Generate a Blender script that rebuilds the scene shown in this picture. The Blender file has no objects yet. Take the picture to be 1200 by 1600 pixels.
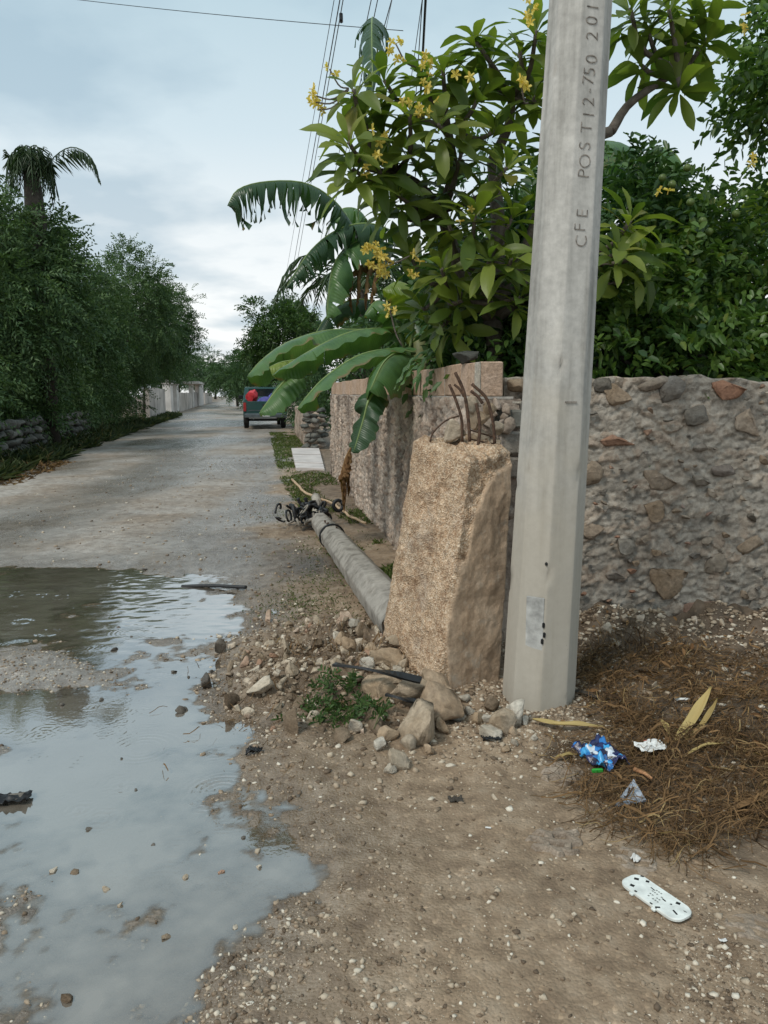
import bpy, math, random
import numpy as np
from mathutils import Vector, Matrix, noise as mnoise
sc = bpy.context.scene
COL = sc.collection
R = math.radians
# ------------------------------------------------------------------ camera
CAM_H = 1.5
FPX = 1190.0
PITCH = math.atan(185 / FPX)
cd = bpy.data.cameras.new('camera')
cd.sensor_fit = 'VERTICAL'; cd.sensor_height = 24.0; cd.lens = FPX / 1600 * 24.0
cd.clip_start = 0.05; cd.clip_end = 3000
cam = bpy.data.objects.new('camera', cd); COL.objects.link(cam)
cam.location = (0, 0, CAM_H); cam.rotation_euler = (math.pi / 2 - PITCH, 0, 0)
sc.camera = cam
# ------------------------------------------------------------------ sky
SUN_EL, SUN_AZ = R(50), R(-136)          # azimuth measured from +Y towards +X
wd = bpy.data.worlds.new('World'); sc.world = wd; wd.use_nodes = True
wn = wd.node_tree; wn.nodes.clear()
def wnode(t, **k):
    n = wn.nodes.new(t)
    for a, b in k.items(): setattr(n, a, b)
    return n
wout = wnode('ShaderNodeOutputWorld'); bg = wnode('ShaderNodeBackground'); bg.inputs[1].default_value = 0.1
sky = wnode('ShaderNodeTexSky', sky_type='NISHITA', sun_disc=False)
sky.sun_elevation = SUN_EL; sky.sun_rotation = SUN_AZ; sky.dust_density = 3.0; sky.air_density = 1.2
tc = wnode('ShaderNodeTexCoord'); sep = wnode('ShaderNodeSeparateXYZ')
wn.links.new(tc.outputs['Generated'], sep.inputs[0])
ramp = wnode('ShaderNodeValToRGB')
e = ramp.color_ramp.elements
e[0].position = 0.0; e[0].color = (.80, .81, .80, 1)
e[1].position = 1.0; e[1].color = (.46, .56, .60, 1)
for p, c in ((.10, (.78, .80, .80, 1)), (.20, (.69, .735, .75, 1)), (.30, (.53, .63, .68, 1)), (.48, (.375, .51, .575, 1)), (.7, (.39, .51, .57, 1))):
    q = e.new(p); q.color = c
wn.links.new(sep.outputs[2], ramp.inputs[0])
# overcast deck: the view direction projected on a flat cloud layer
add = wnode('ShaderNodeMath', operation='ADD'); add.inputs[1].default_value = 0.16
wn.links.new(sep.outputs[2], add.inputs[0])
div = wnode('ShaderNodeVectorMath', operation='DIVIDE')
comb = wnode('ShaderNodeCombineXYZ')
for i in range(3): wn.links.new(add.outputs[0], comb.inputs[i])
wn.links.new(tc.outputs['Generated'], div.inputs[0]); wn.links.new(comb.outputs[0], div.inputs[1])
mp = wnode('ShaderNodeMapping'); mp.inputs['Location'].default_value = (3.4, 1.15, 0); mp.inputs['Scale'].default_value = (.8, .8, 0)
wn.links.new(div.outputs[0], mp.inputs[0])
nz = wnode('ShaderNodeTexNoise'); nz.inputs['Scale'].default_value = 1.3; nz.inputs['Detail'].default_value = 7; nz.inputs['Roughness'].default_value = .5
wn.links.new(mp.outputs[0], nz.inputs['Vector'])
cr = wnode('ShaderNodeValToRGB'); ce = cr.color_ramp.elements
ce[0].position = .50; ce[0].color = (0, 0, 0, 1); ce[1].position = .62; ce[1].color = (1, 1, 1, 1)
wn.links.new(nz.outputs[0], cr.inputs[0])
mixc = wnode('ShaderNodeMixRGB'); mixc.inputs[2].default_value = (.27, .385, .47, 1)
sc_f = wnode('ShaderNodeMath', operation='MULTIPLY'); sc_f.inputs[1].default_value = .58
wn.links.new(cr.outputs[0], sc_f.inputs[0]); wn.links.new(sc_f.outputs[0], mixc.inputs[0]); wn.links.new(ramp.outputs[0], mixc.inputs[1])
ten = wnode('ShaderNodeVectorMath', operation='SCALE'); ten.inputs['Scale'].default_value = 10.0
wn.links.new(mixc.outputs[0], ten.inputs[0])
mixs = wnode('ShaderNodeMixRGB'); mixs.inputs[0].default_value = .93
wn.links.new(sky.outputs[0], mixs.inputs[1]); wn.links.new(ten.outputs[0], mixs.inputs[2])
wn.links.new(mixs.outputs[0], bg.inputs[0]); wn.links.new(bg.outputs[0], wout.inputs[0])
# ------------------------------------------------------------------ sun
sl = bpy.data.lights.new('sun', 'SUN'); sl.energy = 1.6; sl.angle = R(14); sl.color = (1, .95, .86)
sun = bpy.data.objects.new('sun', sl); COL.objects.link(sun)
sdir = Vector((math.sin(SUN_AZ) * math.cos(SUN_EL), math.cos(SUN_AZ) * math.cos(SUN_EL), math.sin(SUN_EL)))
sun.rotation_euler = (-sdir).to_track_quat('-Z', 'Y').to_euler(); sun.location = sdir * 60
# ------------------------------------------------------------------ exposure
vs = sc.view_settings
vs.view_transform = 'Standard'; vs.look = 'None'; vs.gamma = 1; vs.exposure = 0.40
try: vs.use_curve_mapping = False
except Exception: pass
sc.cycles.max_bounces = 6; sc.cycles.transparent_max_bounces = 8; sc.cycles.caustics_reflective = False; sc.cycles.caustics_refractive = False
sc.cycles.use_denoising = True
# ================================================================== helpers
CP, SP = math.cos(PITCH), math.sin(PITCH)
def ray(px, py):
    a, b = (px - 600) / FPX, (800 - py) / FPX
    return Vector((a, CP + b * SP, -SP + b * CP))
def G(px, py, z=0.0):
    d = ray(px, py); t = (z - CAM_H) / d.z
    return Vector((d.x * t, d.y * t, z))
def at(px, py, Y):
    d = ray(px, py); t = Y / d.y
    return Vector((d.x * t, Y, CAM_H + d.z * t))
def ihash(ix, iy, iz, seed):
    h = (ix.astype(np.int64) * 374761393 + iy.astype(np.int64) * 668265263 + iz.astype(np.int64) * 1274126177 + seed * 362437) & 0xffffffff
    h = ((h ^ (h >> 13)) * 1274126177) & 0xffffffff
    h = ((h ^ (h >> 16)) * 2246822519) & 0xffffffff
    return ((h ^ (h >> 15)) & 0xffffff) / float(0xffffff)
def vn2(x, y, seed=0):
    ix, iy = np.floor(x), np.floor(y); fx, fy = x - ix, y - iy
    fx = fx * fx * (3 - 2 * fx); fy = fy * fy * (3 - 2 * fy); z = np.zeros_like(ix)
    a = ihash(ix, iy, z, seed); b = ihash(ix + 1, iy, z, seed); c = ihash(ix, iy + 1, z, seed); d = ihash(ix + 1, iy + 1, z, seed)
    return (a * (1 - fx) + b * fx) * (1 - fy) + (c * (1 - fx) + d * fx) * fy - .5
def fbm2(x, y, o=4, seed=0, g=.5):
    s, a = 0, 1.0
    for i in range(o):
        s = s + a * vn2(x, y, seed + i * 17); x = x * 2.03 + 5.1; y = y * 2.03 + 1.7; a *= g
    return s
def vn3(x, y, z, seed=0):
    ix, iy, iz = np.floor(x), np.floor(y), np.floor(z); f = [x - ix, y - iy, z - iz]
    f = [q * q * (3 - 2 * q) for q in f]; r = 0
    for dx in (0, 1):
        for dy in (0, 1):
            for dz in (0, 1):
                w = (f[0] if dx else 1 - f[0]) * (f[1] if dy else 1 - f[1]) * (f[2] if dz else 1 - f[2])
                r = r + w * ihash(ix + dx, iy + dy, iz + dz, seed)
    return r - .5
def fbm3(p, s, o=4, seed=0, g=.5):
    x, y, z = p[..., 0] * s, p[..., 1] * s, p[..., 2] * s; r, a = 0, 1.0
    for i in range(o):
        r = r + a * vn3(x, y, z, seed + 31 * i); x = x * 2.03 + 3.1; y = y * 2.03 + .7; z = z * 2.03 + 8.3; a *= g
    return r
def worley2(x, y, seed=0):
    ix, iy = np.floor(x), np.floor(y); f1 = np.full(x.shape, 9.0); f2 = np.full(x.shape, 9.0); z = np.zeros_like(ix); cid = np.zeros(x.shape)
    for dx in (-1, 0, 1):
        for dy in (-1, 0, 1):
            jx, jy = ix + dx, iy + dy
            d = np.hypot(jx + ihash(jx, jy, z, seed) - x, jy + ihash(jx, jy, z + 1, seed) - y)
            h = ihash(jx, jy, z + 2, seed)
            cid = np.where(d < f1, h, cid)
            f2 = np.where(d < f1, f1, np.minimum(f2, d)); f1 = np.minimum(f1, d)
    return f1, f2, cid
def sstep(a, b, x):
    t = np.clip((x - a) / (b - a), 0, 1); return t * t * (3 - 2 * t)
WL = {}
def wl(o): return WL.get(o.name, Vector((0, 0, 0)))
def setparent(o, p):
    o.parent = p; o.matrix_parent_inverse = Matrix.Translation(-wl(p))
def obj(name, me, mat=None, parent=None, loc=None, kind=None):
    o = bpy.data.objects.new(name, me); COL.objects.link(o)
    if mat is not None and len(me.materials) == 0: me.materials.append(mat)
    if loc is not None: o.location = loc
    WL[o.name] = Vector(o.location)
    if parent is not None: setparent(o, parent)
    if kind: o['kind'] = kind
    return o
def tag(o, label, cat, group=None, kind=None):
    o['label'] = label; o['category'] = cat
    if group: o['group'] = group
    if kind: o['kind'] = kind
    elif cat: o['kind'] = 'thing'
    return o
def thing(name, label, cat, loc, group=None):
    o = bpy.data.objects.new(name, None); COL.objects.link(o); o.location = loc; o.empty_display_size = .1
    WL[o.name] = Vector(loc)
    return tag(o, label, cat, group)
def npmesh(name, V, F, smooth=False, attrs=None):
    V = np.asarray(V, np.float32); F = np.asarray(F, np.int32); k = F.shape[1]
    me = bpy.data.meshes.new(name)
    me.vertices.add(len(V)); me.vertices.foreach_set('co', V.ravel())
    me.loops.add(F.size); me.loops.foreach_set('vertex_index', F.ravel())
    me.polygons.add(len(F)); me.polygons.foreach_set('loop_start', np.arange(0, F.size, k, dtype=np.int32))
    try: me.polygons.foreach_set('loop_total', np.full(len(F), k, np.int32))
    except Exception: pass
    me.update(calc_edges=True)
    if smooth: me.polygons.foreach_set('use_smooth', np.ones(len(F), bool))
    for a, v in (attrs or {}).items():
        at_ = me.attributes.new(a, 'FLOAT', 'POINT'); at_.data.foreach_set('value', np.asarray(v, np.float32))
    return me
def grid_faces(nr, nc):
    i = np.arange(nr - 1)[:, None] * nc + np.arange(nc - 1)[None, :]
    return np.stack([i, i + 1, i + nc + 1, i + nc], -1).reshape(-1, 4)
class MB:
    def __init__(s): s.v, s.f = [], []
    def add(s, v, f):
        o = len(s.v); s.v += [tuple(p) for p in v]; s.f += [tuple(o + i for i in q) for q in f]; return s
    def box(s, c, size, rot=None, taper=1.0, bev=0.0):
        c = Vector(c); hx, hy, hz = size[0] / 2, size[1] / 2, size[2] / 2
        m = rot if rot is not None else Matrix.Identity(3)
        if bev <= 0:
            pts = [(x * (taper if z > 0 else 1), y * (taper if z > 0 else 1), z) for z in (-hz, hz) for x, y in ((-hx, -hy), (hx, -hy), (hx, hy), (-hx, hy))]
            f = [(3, 2, 1, 0), (4, 5, 6, 7), (0, 1, 5, 4), (1, 2, 6, 5), (2, 3, 7, 6), (3, 0, 4, 7)]
        else:
            pts = []; b = bev
            for z, q in ((-hz, b), (-hz + b, 0), (hz - b, 0), (hz, b)):
                x, y = hx - q, hy - q
                pts += [(-x + b, -y, z), (x - b, -y, z), (x, -y + b, z), (x, y - b, z), (x - b, y, z), (-x + b, y, z), (-x, y - b, z), (-x, -y + b, z)]
            f = [tuple(range(7, -1, -1)), tuple(range(24, 32))]
            for r in range(3):
                for i in range(8): f.append((r * 8 + i, r * 8 + (i + 1) % 8, r * 8 + 8 + (i + 1) % 8, r * 8 + 8 + i))
        return s.add([c + m @ Vector(p) for p in pts], f)
    def tube(s, pts, rad, n=8, cap=True, tw=0.0):
        pts = [Vector(p) for p in pts]; k = len(pts)
        if not hasattr(rad, '__len__'): rad = [rad] * k
        t0 = (pts[1] - pts[0]).normalized(); ref = Vector((0, 0, 1)) if abs(t0.z) < .9 else Vector((1, 0, 0))
        u = t0.cross(ref).normalized(); v = []
        for i in range(k):
            t = (pts[min(i + 1, k - 1)] - pts[max(i - 1, 0)]).normalized()
            u = (u - t * u.dot(t)).normalized(); w = t.cross(u)
            for j in range(n):
                a = tw + 2 * math.pi * j / n; v.append(pts[i] + (u * math.cos(a) + w * math.sin(a)) * rad[i])
        f = [(i * n + j, i * n + (j + 1) % n, (i + 1) * n + (j + 1) % n, (i + 1) * n + j) for i in range(k - 1) for j in range(n)]
        if cap: f += [tuple(range(n - 1, -1, -1)), tuple((k - 1) * n + j for j in range(n))]
        return s.add(v, f)
    def mesh(s, name, smooth=False):
        me = bpy.data.meshes.new(name); me.from_pydata(s.v, [], s.f); me.update()
        if smooth:
            for p in me.polygons: p.use_smooth = True
        return me
    def build(s, name, mat, parent=None, smooth=False, kind=None): return obj(name, s.mesh(name, smooth), mat, parent, kind=kind)
def spline(pts, n):
    P = [np.array(p, float) for p in pts]; P = [2 * P[0] - P[1]] + P + [2 * P[-1] - P[-2]]; out = []
    m = len(P) - 3
    for i in range(n):
        t = i / (n - 1) * m; k = min(int(t), m - 1); t -= k; a, b, c, d = P[k:k + 4]
        out.append(.5 * ((2 * b) + (c - a) * t + (2 * a - 5 * b + 4 * c - d) * t * t + (3 * b - a - 3 * c + d) * t ** 3))
    return [Vector(q) for q in out]
# ================================================================== materials
def mat_new(name):
    m = bpy.data.materials.new(name); m.use_nodes = True; nt = m.node_tree; b = nt.nodes['Principled BSDF']; return m, nt, b
def nd(nt, t, ins=None, **k):
    n = nt.nodes.new(t)
    for a, v in k.items(): setattr(n, a, v)
    for a, v in (ins or {}).items():
        if isinstance(v, bpy.types.NodeSocket): nt.links.new(v, n.inputs[a])
        else: n.inputs[a].default_value = v
    return n
def pos(nt, obj_space=False):
    if obj_space: return nd(nt, 'ShaderNodeTexCoord').outputs['Object']
    return nd(nt, 'ShaderNodeNewGeometry').outputs['Position']
def rampn(nt, fac, stops):
    n = nd(nt, 'ShaderNodeValToRGB'); nt.links.new(fac, n.inputs[0]); e = n.color_ramp.elements
    e[0].position = stops[0][0]; e[0].color = (*stops[0][1], 1); e[1].position = stops[-1][0]; e[1].color = (*stops[-1][1], 1)
    for p, c in stops[1:-1]: q = e.new(p); q.color = (*c, 1)
    return n.outputs[0]
def g3(v): return (v, v, v)
def mixc_(nt, f, a, b, mode='MIX'):
    n = nd(nt, 'ShaderNodeMixRGB', blend_type=mode)
    for i, v in ((0, f), (1, a), (2, b)):
        if isinstance(v, bpy.types.NodeSocket): nt.links.new(v, n.inputs[i])
        elif i == 0: n.inputs[0].default_value = v
        else: n.inputs[i].default_value = (*v, 1)
    return n.outputs[0]
def noise_(nt, vec, scale, detail=4, rough=.55):
    return nd(nt, 'ShaderNodeTexNoise', {'Vector': vec, 'Scale': scale, 'Detail': detail, 'Roughness': rough}).outputs[0]
def scalev(nt, vec, s): return nd(nt, 'ShaderNodeVectorMath', {0: vec, 1: s}, operation='MULTIPLY').outputs[0]
def bump_(nt, b, h, strength, dist=.01, prev=None):
    n = nd(nt, 'ShaderNodeBump', {'Height': h, 'Strength': strength, 'Distance': dist})
    if prev is not None: nt.links.new(prev, n.inputs['Normal'])
    nt.links.new(n.outputs[0], b.inputs['Normal']); return n.outputs[0]
def simple(name, col, rough=.7, vary=.25, scale=12, bump=.3, bscale=60, spec=.4, metal=0, objrand=0, dist=.004):
    m, nt, b = mat_new(name); p = pos(nt)
    n1 = noise_(nt, p, scale); c = rampn(nt, n1, [(.3, tuple(v * (1 - vary) for v in col)), (.7, tuple(min(1, v * (1 + vary)) for v in col))])
    if objrand:
        oi = nd(nt, 'ShaderNodeObjectInfo').outputs['Random']
        c = mixc_(nt, 1.0, c, rampn(nt, oi, [(0, g3(1 - objrand)), (1, g3(1 + objrand))]), 'MULTIPLY')
    nt.links.new(c, b.inputs['Base Color']); b.inputs['Roughness'].default_value = rough; b.inputs['Metallic'].default_value = metal
    b.inputs['Specular IOR Level'].default_value = spec
    if bump: bump_(nt, b, noise_(nt, p, bscale, 5), bump, dist)
    return m
def leafmat(name, dark, light, rough=.45, trans=.3, spec=.45, tip=None, island=True, tipcol=None, big=.0):
    m, nt, b = mat_new(name)
    if island: r = nd(nt, 'ShaderNodeNewGeometry').outputs['Random Per Island']
    else: r = nd(nt, 'ShaderNodeObjectInfo').outputs['Random']
    stops = [(0, dark), (.8, light)]
    if tipcol: stops += [(.93, light), (1.0, tipcol)]
    c = rampn(nt, r, stops)
    c = mixc_(nt, .55, c, rampn(nt, noise_(nt, pos(nt), 1.6 if not big else big, 3), [(.3, g3(.55)), (.7, g3(1.35))]), 'MULTIPLY')
    nt.links.new(c, b.inputs['Base Color']); b.inputs['Roughness'].default_value = rough; b.inputs['Specular IOR Level'].default_value = spec
    tr = nd(nt, 'ShaderNodeBsdfTranslucent'); nt.links.new(mixc_(nt, 1, c, (1.1, 1.25, .5), 'MULTIPLY'), tr.inputs[0])
    mx = nd(nt, 'ShaderNodeMixShader', {0: trans}); nt.links.new(b.outputs[0], mx.inputs[1]); nt.links.new(tr.outputs[0], mx.inputs[2])
    nt.links.new(mx.outputs[0], nt.nodes['Material Output'].inputs[0]); return m
# ---- ground
def ground_material():
    m, nt, b = mat_new('wet_mud_and_gravel'); p = pos(nt)
    att = lambda a: nd(nt, 'ShaderNodeAttribute', attribute_name=a).outputs['Fac']
    road, wet, straw = att('road'), att('wet'), att('straw')
    n1, n2, n3 = noise_(nt, p, .9, 5), noise_(nt, p, 9, 6, .62), noise_(nt, p, 75, 4, .7)
    mud = rampn(nt, n2, [(.28, (.165, .110, .068)), (.5, (.30, .215, .140)), (.75, (.43, .33, .235))])
    rd = rampn(nt, n2, [(.28, (.205, .175, .148)), (.5, (.325, .288, .25)), (.75, (.44, .40, .355))])
    big = rampn(nt, n1, [(.35, g3(.80)), (.65, g3(1.14))])
    roadf = mixc_(nt, 1, road, rampn(nt, n1, [(.38, g3(.45)), (.6, g3(1))]), 'MULTIPLY')
    c = mixc_(nt, roadf, mud, rd); c = mixc_(nt, 1, c, big, 'MULTIPLY')
    dark = mixc_(nt, straw, c, rampn(nt, n2, [(.3, (.045, .032, .021)), (.7, (.14, .10, .066))]))
    vo = nd(nt, 'ShaderNodeTexVoronoi', {'Vector': p, 'Scale': 95.0, 'Randomness': 1.0}); 
    grit = rampn(nt, vo.outputs['Color'], [(.55, g3(.88)), (.80, g3(1.0)), (.97, g3(1.55))])
    c = mixc_(nt, .8, dark, grit, 'MULTIPLY')
    c = mixc_(nt, 1, c, rampn(nt, wet, [(0, g3(1.0)), (1, g3(.70))]), 'MULTIPLY')
    nt.links.new(c, b.inputs['Base Color'])
    wn_ = nd(nt, 'ShaderNodeMath', {0: wet, 1: rampn(nt, n2, [(.35, g3(.55)), (.7, g3(1.1))])}, operation='MULTIPLY').outputs[0]
    nt.links.new(rampn(nt, wn_, [(0, g3(.78)), (.35, g3(.42)), (.8, g3(.16))]), b.inputs['Roughness'])
    nt.links.new(rampn(nt, wn_, [(0, g3(.4)), (1, g3(1.0))]), b.inputs['Specular IOR Level'])
    h = nd(nt, 'ShaderNodeMath', {0: n3, 1: vo.outputs['Distance']}, operation='SUBTRACT').outputs[0]
    q = bump_(nt, b, h, .55, .006); bump_(nt, b, noise_(nt, p, 20, 5, .6), .5, .012, q)
    return m
M_GROUND = ground_material()
def water_material():
    m, nt, b = mat_new('muddy_water'); nt.nodes.remove(b); p = pos(nt)
    mud = rampn(nt, noise_(nt, p, 1.1, 4), [(.35, (.235, .195, .150)), (.65, (.34, .30, .25))])
    dif = nd(nt, 'ShaderNodeBsdfDiffuse'); nt.links.new(mud, dif.inputs[0])
    tr = nd(nt, 'ShaderNodeBsdfTransparent', {0: (.82, .76, .66, 1)})
    dep = nd(nt, 'ShaderNodeAttribute', attribute_name='depth').outputs['Fac']
    body = nd(nt, 'ShaderNodeMixShader', {0: rampn(nt, dep, [(0, g3(.0)), (.12, g3(.35)), (.40, g3(.78))])}); nt.links.new(tr.outputs[0], body.inputs[1]); nt.links.new(dif.outputs[0], body.inputs[2])
    bp = nd(nt, 'ShaderNodeBump', {'Height': noise_(nt, p, 26, 3), 'Strength': .10, 'Distance': .004})
    gl = nd(nt, 'ShaderNodeBsdfGlossy', {'Roughness': .03}); nt.links.new(bp.outputs[0], gl.inputs['Normal'])
    lwt = nd(nt, 'ShaderNodeLayerWeight', {'Blend': .5}); nt.links.new(bp.outputs[0], lwt.inputs['Normal'])
    fr = nd(nt, 'ShaderNodeMath', {0: lwt.outputs['Facing'], 1: 1.2}, operation='POWER')
    fr = nd(nt, 'ShaderNodeMath', {0: fr.outputs[0], 1: rampn(nt, dep, [(0, g3(.25)), (.10, g3(1.0))])}, operation='MULTIPLY')
    mx = nd(nt, 'ShaderNodeMixShader'); nt.links.new(fr.outputs[0], mx.inputs[0]); nt.links.new(body.outputs[0], mx.inputs[1]); nt.links.new(gl.outputs[0], mx.inputs[2])
    nt.links.new(mx.outputs[0], nt.nodes['Material Output'].inputs[0]); return m
M_WATER = water_material()
def concrete_mat(name, base, stain, vscale=(14, 14, 1.2), rough=.8, stain_h=None, warm=(.44, .37, .28)):
    m, nt, b = mat_new(name); p = pos(nt)
    st = noise_(nt, scalev(nt, p, vscale), 1.0, 6, .6); n2 = noise_(nt, p, 30, 5, .65); n3 = noise_(nt, p, 4, 4)
    c = rampn(nt, st, [(.3, stain), (.52, base), (.75, tuple(v * 1.16 for v in base))])
    c = mixc_(nt, .6, c, rampn(nt, n2, [(.3, g3(.72)), (.65, g3(1.14))]), 'MULTIPLY')
    c = mixc_(nt, .5, c, rampn(nt, n3, [(.3, g3(.72)), (.7, g3(1.2))]), 'MULTIPLY')
    if stain_h:                                   # earth-coloured splash stains low on the shaft
        s = nd(nt, 'ShaderNodeSeparateXYZ', {0: p}).outputs[2]
        z = nd(nt, 'ShaderNodeMath', {0: s, 1: nd(nt, 'ShaderNodeMath', {0: n3, 1: 1.6}, operation='MULTIPLY').outputs[0]}, operation='SUBTRACT').outputs[0]
        f = rampn(nt, z, [(0.0, g3(.75)), (min(stain_h / 2, .99), g3(0))])
        c = mixc_(nt, f, c, warm)
    vo = nd(nt, 'ShaderNodeTexVoronoi', {'Vector': p, 'Scale': 55.0})
    pit = rampn(nt, vo.outputs['Distance'], [(.03, g3(.35)), (.10, g3(1))])
    pm = rampn(nt, noise_(nt, p, 7, 2), [(.55, g3(0)), (.65, g3(1))])
    c = mixc_(nt, pm, c, mixc_(nt, 1, c, pit, 'MULTIPLY'))
    nt.links.new(c, b.inputs['Base Color']); b.inputs['Roughness'].default_value = rough; b.inputs['Specular IOR Level'].default_value = .3
    q = bump_(nt, b, n2, .35, .003); bump_(nt, b, st, .18, .005, q); return m
M_POLE = concrete_mat('pole_concrete', (.45, .435, .405), (.28, .27, .245), stain_h=1.8, warm=(.40, .36, .295))
M_FPOLE = concrete_mat('fallen_pole_concrete', (.31, .285, .25), (.14, .122, .10), vscale=(9, 9, 9))
M_ENGR = simple('grime_in_lettering', (.225, .20, .175), .9, .75, 45, .5, 120)
def stump_material():
    m, nt, b = mat_new('broken_cast_concrete'); p = pos(nt)
    ro = nd(nt, 'ShaderNodeAttribute', attribute_name='rough').outputs['Fac']
    vo = nd(nt, 'ShaderNodeTexVoronoi', {'Vector': p, 'Scale': 115.0}); n2 = noise_(nt, p, 34, 6, .7); n1 = noise_(nt, p, 5, 4)
    agg = rampn(nt, vo.outputs['Color'], [(.15, (.40, .265, .165)), (.5, (.55, .40, .268)), (.85, (.66, .53, .395))])
    agg = mixc_(nt, .85, agg, rampn(nt, n2, [(.28, g3(.50)), (.65, g3(1.18))]), 'MULTIPLY'); agg = mixc_(nt, rampn(nt, noise_(nt, p, 3.2, 5, .7), [(.55, g3(0)), (.70, g3(.5))]), agg, (.34, .29, .245)); agg = mixc_(nt, .8, agg, rampn(nt, noise_(nt, p, 11, 5, .7), [(.32, (.62, .52, .45)), (.55, g3(1.06))]), 'MULTIPLY')
    sm = rampn(nt, noise_(nt, scalev(nt, p, (6, 6, 3.2)), 1, 7, .65), [(.3, (.34, .24, .16)), (.52, (.47, .345, .24)), (.75, (.56, .435, .32))])
    sm = mixc_(nt, .75, sm, rampn(nt, n2, [(.28, g3(.68)), (.65, g3(1.16))]), 'MULTIPLY')
    drip = noise_(nt, scalev(nt, p, (26, 26, 1.4)), 1, 5, .6); sm = mixc_(nt, .4, sm, rampn(nt, drip, [(.34, (.60, .55, .50)), (.48, g3(1.0))]), 'MULTIPLY')
    sm = mixc_(nt, rampn(nt, noise_(nt, p, 7.5, 6, .7), [(.56, g3(0)), (.66, g3(.7))]), sm, (.47, .40, .32))
    c = mixc_(nt, ro, sm, agg); c = mixc_(nt, .6, c, rampn(nt, n1, [(.3, g3(.74)), (.7, g3(1.2))]), 'MULTIPLY')
    nt.links.new(c, b.inputs['Base Color']); b.inputs['Roughness'].default_value = .9; b.inputs['Specular IOR Level'].default_value = .2
    h = mixc_(nt, ro, mixc_(nt, .45, n2, g3(.5)), mixc_(nt, .5, n2, vo.outputs['Distance'])); bump_(nt, b, h, 1.0, .013); return m
M_STUMP = stump_material()
def mortar_mat(name, a, c_, d, streak=False):
    m, nt, b = mat_new(name); p = pos(nt); n1, n2, n3 = noise_(nt, p, 3.5, 5), noise_(nt, p, 24, 6, .68), noise_(nt, p, 110, 4, .7)
    c = rampn(nt, n2, [(.26, a), (.5, c_), (.76, d)])
    att = nd(nt, 'ShaderNodeAttribute', attribute_name='cell').outputs['Fac']
    c = mixc_(nt, .75, c, rampn(nt, att, [(0, (.70, .68, .66)), (.35, (1.0, .97, .93)), (.65, (1.12, 1.02, .93)), (.85, (.98, .80, .68)), (1, (1.2, 1.15, 1.05))]), 'MULTIPLY')
    c = mixc_(nt, .8, c, rampn(nt, n1, [(.3, g3(.66)), (.7, g3(1.22))]), 'MULTIPLY')
    if streak: c = mixc_(nt, .85, c, rampn(nt, noise_(nt, scalev(nt, p, (2.2, 2.2, 1.2)), 1.5, 6, .68), [(.36, (.34, .33, .33)), (.55, g3(1.10))]), 'MULTIPLY')
    nt.links.new(c, b.inputs['Base Color']); b.inputs['Roughness'].default_value = .93; b.inputs['Specular IOR Level'].default_value = .2
    q = bump_(nt, b, n2, 1.0, .018); bump_(nt, b, n3, .8, .006, q); return m
M_MORTAR = mortar_mat('grey_mortar', (.17, .152, .13), (.345, .32, .282), (.50, .47, .42))
M_MORTAR2 = mortar_mat('pinkish_roughcast', (.26, .215, .18), (.45, .385, .33), (.60, .535, .465), True)
def stone_mat(name, stops, rough=.9, wetness=.2, bs=40):
    m, nt, b = mat_new(name); p = pos(nt); r = nd(nt, 'ShaderNodeObjectInfo').outputs['Random']
    c = rampn(nt, r, stops); n2 = noise_(nt, p, bs, 6, .68)
    c = mixc_(nt, .85, c, rampn(nt, n2, [(.28, g3(.55)), (.68, g3(1.25))]), 'MULTIPLY')
    c = mixc_(nt, .7, c, rampn(nt, noise_(nt, p, 9, 3), [(.35, (.80, .72, .62)), (.65, (1.1, 1.08, 1.05))]), 'MULTIPLY')
    nt.links.new(c, b.inputs['Base Color']); b.inputs['Roughness'].default_value = rough; b.inputs['Specular IOR Level'].default_value = wetness
    q = bump_(nt, b, n2, .9, .014); bump_(nt, b, noise_(nt, p, 130, 4, .7), .7, .004, q); return m
M_WSTONE = stone_mat('wall_stone', [(0, (.15, .14, .125)), (.3, (.25, .23, .20)), (.52, (.30, .23, .165)), (.72, (.20, .195, .185)), (.86, (.33, .185, .125)), (1, (.36, .33, .28))])
M_LSTONE = stone_mat('lane_wall_stone', [(0, (.20, .17, .145)), (.4, (.36, .30, .25)), (.7, (.42, .34, .28)), (1, (.28, .26, .245))])
M_RUB = stone_mat('rubble_limestone', [(0, (.16, .118, .082)), (.25, (.32, .255, .185)), (.5, (.47, .40, .31)), (.75, (.56, .50, .415)), (.92, (.40, .25, .175)), (1, (.70, .65, .56))], wetness=.35)
M_RUBW = stone_mat('wet_stone', [(0, (.07, .06, .05)), (1, (.17, .15, .125))], .45, .5)
M_CHUNK = stone_mat('concrete_chunk', [(0, (.34, .26, .185)), (.5, (.42, .325, .23)), (1, (.42, .37, .30))], bs=34)
M_PALE = stone_mat('pale_chunk', [(0, (.36, .345, .31)), (1, (.56, .52, .45))])
M_DSTONE = stone_mat('dry_wall_stone', [(0, (.07, .075, .07)), (.6, (.13, .135, .125)), (1, (.21, .21, .195))], bs=12)
def gravel_mat():
    m, nt, b = mat_new('gravel'); r = nd(nt, 'ShaderNodeNewGeometry').outputs['Random Per Island']
    c = rampn(nt, r, [(0, (.10, .07, .046)), (.3, (.21, .152, .102)), (.6, (.34, .262, .185)), (.85, (.48, .40, .30)), (1, (.66, .60, .50))])
    c = mixc_(nt, .7, c, rampn(nt, noise_(nt, pos(nt), 90, 3), [(.3, g3(.65)), (.7, g3(1.2))]), 'MULTIPLY')
    nt.links.new(c, b.inputs['Base Color']); b.inputs['Roughness'].default_value = .72; b.inputs['Specular IOR Level'].default_value = .35; return m
M_GRAVEL = gravel_mat()
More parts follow.
